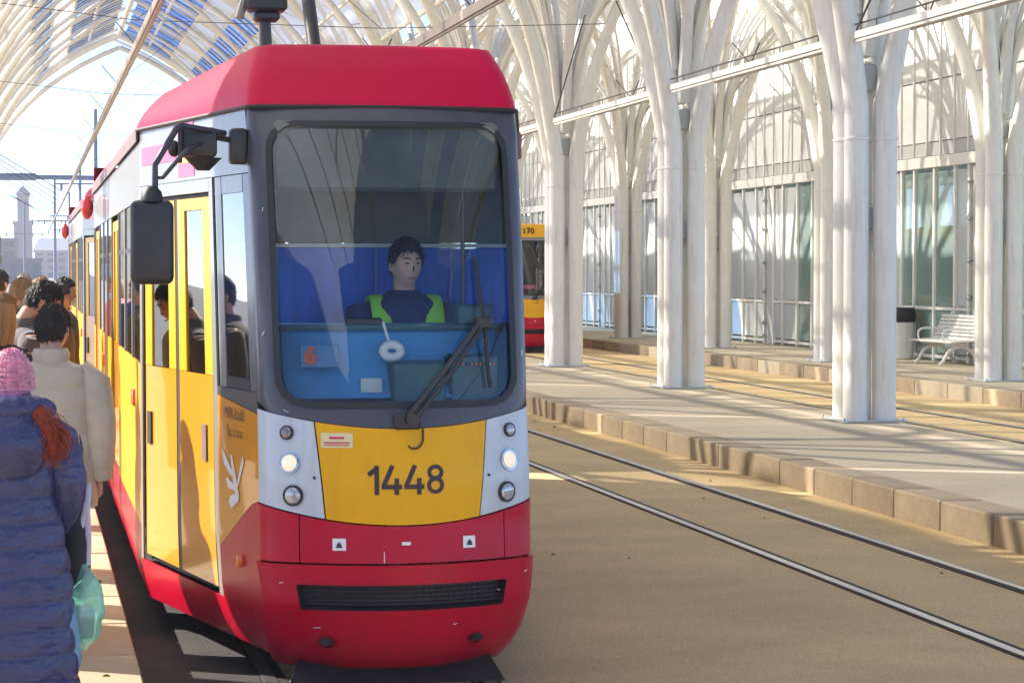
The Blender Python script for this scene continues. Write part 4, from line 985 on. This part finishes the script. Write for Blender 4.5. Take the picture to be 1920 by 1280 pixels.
# ------------------------------------------------------------------ people
def remesh(mb, voxel):
    me = mb.mesh('tmp', None, 0); o = bpy.data.objects.new('tmp', me); col.objects.link(o)
    md = o.modifiers.new('r','REMESH'); md.mode = 'VOXEL'; md.voxel_size = voxel
    sm = o.modifiers.new('s','SMOOTH'); sm.factor = .5; sm.iterations = 2
    dg = bpy.context.evaluated_depsgraph_get(); dg.update()
    r_ = bpy.data.meshes.new_from_object(o.evaluated_get(dg)); bpy.data.objects.remove(o); bpy.data.meshes.remove(me)
    r_.polygons.foreach_set('use_smooth', [True]*len(r_.polygons)); return r_
def head_fn(d):
    x, y, z = d
    p = Vector((x*.076, y*.095, z*.118))
    if z < 0: p.x *= 1-.22*(-z)**1.3; p.y *= 1-.10*(-z)
    if y > 0:
        g = lambda a,b,s: math.exp(-((x-a)**2+(z-b)**2)/(s*s))
        p.y += .020*math.exp(-(x/.14)**2-((z+.16)/.20)**2)*(1 if z<.1 else .5)   # nose
        p.y += .006*g(0,.26,.30)-.010*(g(.38,.10,.20)+g(-.38,.10,.20))             # brow and sockets
        p.y += .007*math.exp(-(x/.35)**2-((z+.50)/.10)**2)+.012*math.exp(-(x/.30)**2-((z+.80)/.16)**2)
        p.y -= .004*math.exp(-(x/.4)**2-((z+.64)/.07)**2)
    else:
        p.y *= 1.06
    return p
def finger_hand(mb, wrist, dirn, side, curl=.5, sc_=1.0):
    """palm, four bent fingers of different length and a thumb leaving the palm's side"""
    wv = Vector(wrist); d = Vector(dirn).normalized(); inn = Vector((-side,0,0)); inn = (inn-d*inn.dot(d)).normalized(); fwd = d.cross(inn)*side
    if fwd.y < 0: fwd = -fwd
    pc = wv+d*.05*sc_
    mb.tube([wv, wv+d*.03*sc_, wv+d*.085*sc_], [.024*sc_,.036*sc_,.036*sc_], 10, ell=(.62,1.0) if abs(inn.x)>.5 else (1,1))
    for i,(o,l) in enumerate(((.028,.068),(.010,.078),(-.008,.072),(-.026,.056))):
        b = wv+d*.08*sc_+fwd*o*sc_; k = b+d*l*.45*sc_+inn*.006; t = k+(d*math.cos(curl*1.6)+inn*math.sin(curl*1.6))*l*.55*sc_
        mb.tube([b,k,t], [.0095*sc_,.009*sc_,.0075*sc_], 8)
    b = wv+d*.03*sc_+fwd*.03*sc_; mb.tube([b, b+fwd*.022*sc_+d*.02*sc_+inn*.01, b+fwd*.026*sc_+d*.05*sc_+inn*.02], [.012*sc_,.011*sc_,.008*sc_], 8)
def quilt(z, pitch, amp):
    d = abs((z/pitch) % 1.0-.5)*2          # 1 at the seam, 0 in the middle of a channel
    return 1+amp*(.25*math.cos(math.pi*d)-.75*math.exp(-((1-d)/.13)**2))
def person(loc, rz, label, height=1.70, coat='coat_grey', hem=.72, puff=0.0, girth=1.0, trousers='trousers', hair='hair_dark', hairstyle='short', hat=None, skin='skin', look=(0,0), arms=None, lean=0.0, voxel=.014, collar=.045, sit=False, group='people waiting on the platform', flare=1.0, drop=0.0):
    k = height/1.70; root = thing('person', loc, label, 'person', group, rz)
    hy, hp = look                                    # head yaw, pitch (radians, pitch>0 looks down)
    HM = Matrix.Translation((0,.012+lean*.5,1.475-drop)) @ Euler((-hp,0,hy)).to_matrix().to_4x4() @ Matrix.Translation((0,.015,.115))
    arms = arms or {-1:[(-.195,0,1.385),(-.245,-.03,1.12),(-.235,.05,.88)], 1:[(.195,0,1.385),(.245,-.03,1.12),(.235,.05,.88)]}
    b = MB()
    b.ball((0,0,0),(1,1,1),30,22,head_fn); hv = [HM @ Vector(v) for v in b.v]; b.v = [tuple(v) for v in hv]
    for s_ in (-1,1):
        e = MB().ball((s_*.078,-.012,-.008),(.012,.022,.034),10,8); b.add([HM @ Vector(v) for v in e.v], e.f)
    b.tube([(0,-.005,1.36),(0,.0,1.44),(0,.012+lean*.5,1.53)], [.075,.058,.056], 14)
    tz = [(.84,.145,.10),(.95,.155,.11),(1.06,.135,.095),(1.2,.15,.11),(1.32,.165,.11),(1.39,.14,.085),(1.43,.07,.06)]
    b.loft([(0,lean*(z-.9),z,rx*girth,ry*girth) for z,rx,ry in tz], 20)
    for s_ in (-1,1):
        if sit: b.tube(smooth_path([(s_*.09,0,.88),(s_*.10,.40,.86),(s_*.10,.42,.45),(s_*.10,.42,.08)],4), [.09]*4+[.07]*4+[.05]*5, 12)
        else:
            b.tube(smooth_path([(s_*.085,0,.92),(s_*.095,.015,.50),(s_*.10,-.015,.09)],5), [.088,.085,.08,.072,.064,.058,.058,.056,.05,.044,.04], 12)
            b.tube([(s_*.10,-.04,.05),(s_*.10,.05,.045),(s_*.11,.16,.03)], [.04,.042,.028], 10)
        a = arms[s_]; ap = smooth_path(a,5); b.tube(ap, [lerp(.052,.028,i/(len(ap)-1)) for i in range(len(ap))], 12)
        finger_hand(b, ap[-1], Vector(ap[-1])-Vector(ap[-3]), s_, .5)
    b.v = [tuple(Vector(v)*k) for v in b.v]
    body = link('body', remesh(b, voxel*k), root); body.data.materials.append(M[skin])
    def part(mb, name, mt, par=root, sharp=60):
        mb.v = [tuple(Vector(v)*k) for v in mb.v]; return mb.build(name, M[mt], par, sharp)
    for s_ in (-1,1):                                # eyes and brows
        e = MB().ball((s_*.029,.082,.012),(.011,.007,.0055),10,6); e.v = [HM @ Vector(v) for v in e.v]; part(e,'eye','eye',body)
        e = MB().tube([(s_*.014,.094,.034),(s_*.030,.093,.040),(s_*.048,.082,.034)], [.003,.004,.003], 6); e.v = [HM @ Vector(v) for v in e.v]; part(e,'eyebrow',hair,body)
    e = MB().tube([(-.022,.088,-.062),(0,.098,-.060),(.022,.088,-.062)], [.003,.006,.003], 6); e.v = [HM @ Vector(v) for v in e.v]; part(e,'lips','lip',body)
    # coat
    c = MB(); nring = 150 if puff else 26; z0 = hem; rings = []
    for i in range(nring+1):
        z = lerp(z0,1.445,i/nring)
        rx = interp(z,[.2,.6,.9,1.05,1.25,1.36,1.405,1.43,1.445],[.25*flare,.235*flare,.215,.20,.208,.205,.17,.10,.08])
        ry = interp(z,[.2,.6,.9,1.05,1.25,1.36,1.405,1.43,1.445],[.20*flare,.185*flare,.17,.155,.160,.15,.12,.085,.075])
        q = quilt(z,.118,puff) if puff else 1+.012*math.sin(z*23)
        rings.append((.004*math.sin(z*9), lean*(z-.9), z, rx*girth*q, ry*girth*q))
    rings = [(rings[0][0],rings[0][1],rings[0][2]+.01,rings[0][3]*.9,rings[0][4]*.9)]+rings
    c.loft(rings, 40, True, 2.25)
    if not puff:
        c.v = [(x*(1+.02*math.sin(7*math.atan2(y,x)+z*6)), y*(1+.02*math.sin(7*math.atan2(y,x)+z*6)), z) for x,y,z in c.v]
    else:
        rq = random.Random(int(height*1000)); ph = [rq.uniform(0,6.28) for _ in range(4)]
        c.v = [(x*(1+.014*math.sin(5*math.atan2(y,x)+z*13+ph[0])+.008*math.sin(13*math.atan2(y,x)-z*21+ph[1])), y*(1+.014*math.sin(5*math.atan2(y,x)+z*13+ph[0])+.008*math.sin(13*math.atan2(y,x)-z*21+ph[1])), z) for x,y,z in c.v]
    for s_ in (-1,1):
        ap = smooth_path(arms[s_], 40 if puff else 6); ap = ap[:max(3,int(len(ap)*.97))]; L = len(ap); acc = 0; rr = []
        for i in range(L):
            acc += (ap[i]-ap[i-1]).length if i else 0
            r_ = lerp(.082,.060,i/(L-1))*(girth*.5+.5)+(.012 if puff else 0); rr.append(r_*(quilt(acc,.10,puff*1.3) if puff else 1+.03*math.sin(acc*40)))
        i0 = max(1, int(L*.14)); a0 = Vector(ap[0])
        c.tube([a0+Vector((-s_*.12,0,-.03)), a0+Vector((-s_*.07,0,-.035)), a0+Vector((-s_*.015,0,-.055)), a0.lerp(ap[i0],.6)+Vector((s_*.004,0,-.012))]+list(ap[i0:]), [.03,.072,rr[0]*.98,rr[0]*1.02]+rr[i0:], 20)
    c.loft([(0,-.004+lean*.5,1.40,.095,.092),(0,-.004+lean*.5,1.43,.088,.088),(0,.0+lean*.5,1.43+collar*.6,.084+.2*collar,.089+.2*collar),(0,.0+lean*.5,1.43+collar,.078+.1*collar,.083+.1*collar),(0,.0+lean*.5,1.428+collar,.072,.077),(0,.0+lean*.5,1.40,.06,.06)], 24, False)
    coat_o = part(c,'coat',coat)
    # trousers and shoes
    if not sit:
        t = MB()
        for s_ in (-1,1): t.tube(smooth_path([(s_*.088,0,.93),(s_*.096,.015,.50),(s_*.10,-.012,.10)],6), [.105,.103,.10,.096,.09,.084,.08,.078,.076,.074,.072,.07,.07], 16)
        part(t,'trousers',trousers)
        for s_ in (-1,1):
            sh = MB(); sh.loft([(s_*.10,.045,.0,.046,.135),(s_*.10,.045,.03,.05,.14),(s_*.10,.03,.06,.046,.115),(s_*.10,-.02,.10,.042,.06),(s_*.10,-.03,.12,.04,.048)], 18, True, 2.4); part(sh,'shoe','shoe')
    # hair
    def hmesh(fn, name, mt, nu=84, nv=44):
        h = MB().ball((0,0,0),(1,1,1),nu,nv,fn); h.v = [HM @ Vector(v) for v in h.v]; return part(h,name,mt,root,80)
    rh = random.Random(hash(label) % 1000 if False else len(label)); p0 = rh.uniform(0,6)
    if hairstyle in ('short','long','bun'):
        def hf(d):
            p = head_fn(d); x,y,z = d
            lim = interp(y,[-1,-.3,.1,.35,.6,1],[-.58,-.42,-.12,.25,.54,.60])+.05*math.sin(11*math.atan2(y,x)+p0)+.03*math.sin(29*math.atan2(y,x))
            cover = max(0,min(1,(z-lim)/.10))
            thick = (.006+.011*max(0,z)+.0025*math.sin(9*math.atan2(y,x)+7*z+p0)+.0025*math.sin(31*math.atan2(y,x)-9*z+2*math.sin(5*z))+.0018*math.sin(57*math.atan2(y,x)+5*z))*cover-.006*(1-cover)
            return p*(1+thick/.10)
        hmesh(hf,'hair',hair)
        sr = random.Random(len(label)); hs_ = MB(); nst = 900 if voxel < .0125 else 260; tries = 0; cnt = 0
        while cnt < nst and tries < 9000:
            tries += 1
            z = sr.uniform(-.6,1); a = sr.uniform(0,2*math.pi); q = math.sqrt(max(0,1-z*z)); d = Vector((q*math.cos(a), q*math.sin(a), z))
            lim = interp(d.y,[-1,-.3,.1,.35,.6,1],[-.60,-.44,-.14,.22,.50,.58])
            if z < lim: continue
            crown = Vector((0,-.35,.95)); t_ = (d-crown); t_ -= d*t_.dot(d)
            t_ = (t_.normalized() if t_.length > .05 else Vector((1,0,0))) + Vector((sr.gauss(0,.3),sr.gauss(0,.3),sr.gauss(0,.2)-.1))
            r0 = hf(d); L_ = sr.uniform(.012,.030)*(.6 if z < 0 else 1); n_ = d.normalized()
            p = [r0*.99, r0+t_*L_*.5+n_*.004, r0+t_*L_-n_*.002]
            hs_.tube([HM @ Vector(v) for v in p], [.0024,.0020,.0007], 3, False); cnt += 1
        part(hs_,'hair_strands',hair,root,80)['kind'] = 'stuff'
    if hairstyle == 'long':
        h = MB()
        for i in range(9):
            a = R(-200+i*27.5)-R(0); sx, sy = math.cos(a)*.07, math.sin(a)*.085-.02
            if sy > .045: continue
            p = [HM @ Vector((sx*.8,sy*.8,.07)), HM @ Vector((sx*1.12,sy*1.1,-.02)), HM @ Vector((sx*1.15,sy*1.1,-.12)), HM @ Vector((sx*1.25,sy*1.2-.01,-.24))]
            h.tube(smooth_path(p,4), [.03,.034,.036,.036,.036,.036,.035,.034,.033,.03,.027,.022,.012], 10)
        part(h,'long_hair',hair)
    if hat == 'knit':
        def kf(d):
            p = head_fn(d); x,y,z = d
            lim = interp(y,[-1,0,1],[-.38,-.05,.22]); cover = max(0,min(1,(z-lim)/.08))
            wave = .0045*math.sin(46*math.acos(max(-1,min(1,z))))+.003*math.sin(30*math.atan2(y,x))
            return p*(1+((.038+.014*max(0,z)+wave*1.5)*cover-.012*(1-cover))/.10)
        hmesh(kf,'knit_hat','knit_pink',72,64)
    if hat == 'cap':
        def cf(d):
            p = head_fn(d); x,y,z = d; cover = max(0,min(1,(z-.18)/.06)); return p*(1+(.022*cover-.014*(1-cover))/.10)
        hmesh(cf,'cap','coat_black')
    return root, coat_o, HM, k

# woman in the long blue quilted coat
AR = {-1:[(-.195,0,1.375),(-.265,-.05,1.12),(-.225,.10,.93)], 1:[(.185,0,1.365),(.245,-.05,1.10),(.205,.10,.91)]}
wom, _, HMw, kw = person((-.075, 9.30, PH), R(6), 'woman in a long blue quilted coat and pink knit hat seen from behind', 1.47, 'coat_blue', .14, .036, 1.06, hair='hair_red', hairstyle='none', hat='knit', arms=AR, flare=1.10, look=(R(-8),R(8)), voxel=.011, drop=.055, collar=.085)
m = MB()
rpt = random.Random(4)
for i in range(170):
    o = Vector((rpt.gauss(0,.017),rpt.gauss(0,.012),rpt.gauss(0,.012))); f_ = rpt.uniform(.6,1.25)
    p = [Vector((.015,-.075,1.47))+o*.4, Vector((.055,-.125,1.452))+o*.8, Vector((.105,-.165,1.42))+o*1.3, Vector((.15+.01*math.sin(i),-.185,1.36))+o*1.8, Vector((.165+.035*math.sin(i*2.1),-.19,1.30))+o*2.0, Vector((.16+.03*math.sin(i*1.3),-.185,1.36-.13*f_))+o*1.5]
    pp = smooth_path(p,6); n_ = len(pp); m.tube([Vector((v.x+.008*math.sin(q*.7+i*.15), v.y+.004*math.sin(q*.9+i), v.z+.005*math.cos(q*.8+i*.2)))*kw for q,v in enumerate(pp)], [.0022*math.sin(math.pi*(.25+.75*q/(n_-1)))+.0005 for q in range(n_)], 4)
core = smooth_path([Vector((.015,-.075,1.47)),Vector((.055,-.125,1.452)),Vector((.105,-.162,1.42)),Vector((.15,-.180,1.36)),Vector((.162,-.182,1.30)),Vector((.165,-.18,1.25))],8)
m.tube([Vector((v.x+.004*math.sin(i*1.3),v.y,v.z))*kw for i,v in enumerate(core)], [(.016+.020*math.sin(math.pi*min(1,(i+3)/(len(core)+2)))**.8)*(1+.10*math.sin(i*1.7)) for i in range(len(core))], 18)
m.build('ponytail', M['hair_red'], wom, 70)
m = MB(); hd = []
for i in range(41):
    a = R(160+i*(220/40)); hd.append(Vector((.150*math.cos(a), .105*math.sin(a)-.035, 1.432+.02*math.sin(i/40*math.pi)))*kw)
m.tube(hd, [lerp(.034,.062,math.sin(i/40*math.pi))*(1+.06*math.sin(i*1.9))*kw for i in range(41)], 16)
m.loft([(0,(-.115-.03*math.sin(j/15*math.pi))*kw,(1.13+.022*j)*kw,(.06+.105*math.sin(j/15*math.pi*.72+.2))*(1+.02*math.sin(j*2.2))*kw,(.05+.05*math.sin(j/15*math.pi))*kw) for j in range(16)], 28)
m.build('hood', M['coat_blue'], wom, 70)
# her bags
bg_ = thing('shopping_bag', (.20, 9.42, PH+.0), 'mint green plastic shopping bag hanging beside the blue coat', 'shopping bag')
def bagfn(z, sx, sy):
    return interp(z,[.29,.33,.42,.50,.58,.63],[.03,.075,.098,.088,.045,.012])
rb = random.Random(2)
m = MB().loft([(.01*math.sin(z*15),0,z, bagfn(z,1,1)*.78*(1+.04*math.sin(z*60)), bagfn(z,1,1)*1.05) for z in [.285+.345*i/40 for i in range(41)]], 28)
m.v = [(x*(1+.08*math.sin(6*math.atan2(y,x)+z*20)), y*(1+.08*math.sin(5*math.atan2(y,x)-z*17)), z) for x,y,z in m.v]; m.v = [(x+.006*math.sin(40*z+3*y*30), y, z) for x,y,z in m.v]; m.build('bag', M['bag_green'], bg_, 80)
MB().rbox((-.05,-.05,.33),(.04,.04,.46), .02, 2).build('contents', M['coat_pink'], bg_)
m = MB()
for s_ in (-1,1): m.tube(smooth_path([(s_*.015,0,.62),(s_*.02,.0,.72),(.015,.0,.86),(.02,.03,.94)],5), [.012]*16, 6, ell=(1,.35))
m.build('handle', mat('lavender plastic',(.55,.50,.62),.4), bg_)
bb = thing('plastic_bag', (.125, 9.30, PH), 'small pale blue plastic bag behind the mint green shopping bag', 'shopping bag')
m = MB().loft([(.0,0,z, interp(z,[.2,.26,.42,.55],[.04,.06,.05,.015]), interp(z,[.2,.26,.42,.55],[.03,.07,.06,.015])) for z in [.2+.35*i/20 for i in range(21)]], 20)
m.v = [(x*(1+.1*math.sin(6*math.atan2(y,x)+z*30)), y*(1+.1*math.sin(5*math.atan2(y,x)-z*27)), z) for x,y,z in m.v]; m.build('bag', M['bag_blue'], bb, 80)
hb = thing('handbag', (.165, 9.55, PH), 'black handbag tucked under the arm of the blue coat', 'handbag')
m = MB().loft([(0,0,.52,.05,.13),(0,0,.54,.065,.15),(0,0,.70,.07,.155),(0,0,.86,.045,.13),(0,0,.89,.02,.11)], 24, True, 3.0); m.build('bag', M['coat_black'], hb, 60)
MB().tube(smooth_path([(.02,-.1,.88),(.03,-.06,1.05),(.02,.0,1.12),(.03,.06,1.05),(.02,.1,.88)],5), .009, 8).build('handle', M['black'], hb)
# man in the beige quilted jacket
AR = {-1:[(-.20,0,1.385),(-.27,-.02,1.12),(-.25,.06,.87)], 1:[(.195,0,1.385),(.245,-.03,1.12),(.235,.03,.83)]}
person((.095, 11.45, PH), R(-6), 'dark-haired man in a beige quilted jacket seen from behind', 1.60, 'coat_beige', .70, .024, 1.02, trousers='trousers_grey', hair='hair_dark', hairstyle='short', arms=AR, look=(R(-14),R(6)), voxel=.010, collar=.07)
# man in grey looking down to the right
person((-.055, 14.0, PH), R(-70), 'dark-haired man in a grey-brown coat looking down towards the tram', 1.72, 'coat_grey', .60, 0, 1.05, hair='hair_dark', hairstyle='short', skin='skin_warm', look=(R(-12),R(28)), lean=.10, voxel=.010, collar=.06)
person((-.185, 12.9, PH), R(-20), 'long-haired blond person in a black jacket at the left edge', 1.64, 'coat_black', .65, 0, 1.05, hair='hair_blond', hairstyle='long', skin='skin_warm', look=(R(-30),R(8)), voxel=.012)
crowd = [(-.33,17.0,-60,'person in a dark cap and black coat at the left edge behind the blond person',1.74,'coat_black','hair_dark','short','cap','skin'),
         (-.10,19.5,-30,'fair-haired person in a dark grey coat behind the man in grey-brown',1.70,'coat_grey','hair_blond','short',None,'skin'),
         (.16,18.2,-75,'dark-haired person in a brown coat between the man in grey and the tram',1.66,'coat_brown','hair_dark','long',None,'skin_warm'),
         (.24,20.5,-80,'dark-haired person in an olive jacket close to the tram side',1.70,'coat_olive','hair_dark','short',None,'skin_warm'),
         (-.32,24.0,-20,'dark-haired person in a pink jacket far back in the crowd',1.76,'coat_pink','hair_dark','short',None,'skin'),
         (-.05,27.0,160,'grey-haired person in a navy coat facing the camera far back',1.72,'coat_navy','hair_grey','short',None,'skin'),
         (-.55,22.0,10,'bare-headed person in a navy jacket at the far left of the crowd',1.80,'coat_navy','hair_dark','short',None,'skin'),
         (.10,31.0,-90,'small far person in a pink coat near the second tram car',1.68,'coat_pink','hair_blond','long',None,'skin')]
crowd += [(-.52,12.15,-60,'person in a brown coat just outside the left edge beside the blond person',1.76,'coat_brown','hair_dark','short',None,'skin'),
          (-.66,11.45,-50,'person in a navy coat just outside the left edge behind the blue-coated woman',1.74,'coat_navy','hair_grey','short',None,'skin'),
          (-.58,14.6,-70,'person in an olive coat just outside the left edge beside the man in grey',1.78,'coat_olive','hair_dark','short','cap','skin')]
crowd += [(-.54,13.05,-75,'person in a black coat just outside the left edge between the brown and olive coats',1.72,'coat_black','hair_dark','short',None,'skin')]  # unseen figure added to cast shade on the track bed
for (x,y,rz,lab,h,ct,hr,hs,ht,sk) in crowd:
    person((x,y,PH), R(rz), lab, h, ct, .62, 0, 1.05, hair=hr, hairstyle=hs, hat=ht, skin=sk, voxel=.016, look=(R(-10),R(8)))
# driver and passengers in the tram
AR = {-1:[(-.20,0,1.375),(-.27,.10,1.12),(-.16,.32,1.02)], 1:[(.20,0,1.375),(.27,.10,1.12),(.18,.32,1.02)]}
drv, dco, HMd, kd = person((TR[0]+.19, Y0+1.30, .465), R(180), 'tram driver in a navy jersey and yellow-green safety vest behind the windscreen', 1.70, 'coat_navy', .80, 0, 1.10, hair='hair_dark', hairstyle='short', arms=AR, skin='skin_pale', look=(R(14),R(4)), voxel=.010, sit=True, group=None, collar=.03)
for s_ in (-1,1):
    m = MB(); pth = smooth_path([(s_*.145,-.11,1.36),(s_*.142,-.03,1.42),(s_*.138,.06,1.41),(s_*.135,.15,1.33),(s_*.125,.195,1.18),(s_*.12,.195,1.0)],5)
    m.tube([v*kd for v in pth], [.048]*len(pth), 12, ell=(1,.30)); m.build('safety_vest', M['hivis'], drv, 60)
person((TR[0]-.42, Y0+2.75, .84), R(-80), 'passenger in a dark coat standing behind the front door glass', 1.66, 'coat_black', .70, 0, 1.05, voxel=.016, group='passengers in the tram')
person((TR[0]-.15, Y0+2.25, .84), R(-60), 'passenger in a brown coat standing behind the cab partition', 1.62, 'coat_brown', .70, 0, 1.05, voxel=.016, group='passengers in the tram')

# ------------------------------------------------------------------ haze
hz = MB().box((-160,-14,-1.0),(160,800,46)).build('haze', None, None, 0); hz['kind'] = 'stuff'
hm = bpy.data.materials.new('haze'); hm.use_nodes = True; n = hm.node_tree.nodes; n.remove(n['Principled BSDF'])
pv = n.new('ShaderNodeVolumePrincipled'); pv.inputs['Color'].default_value = (.86,.90,1.0,1); pv.inputs['Density'].default_value = .00055; pv.inputs['Anisotropy'].default_value = .25
hm.node_tree.links.new(pv.outputs[0], n['Material Output'].inputs['Volume']); hz.data.materials.append(hm)
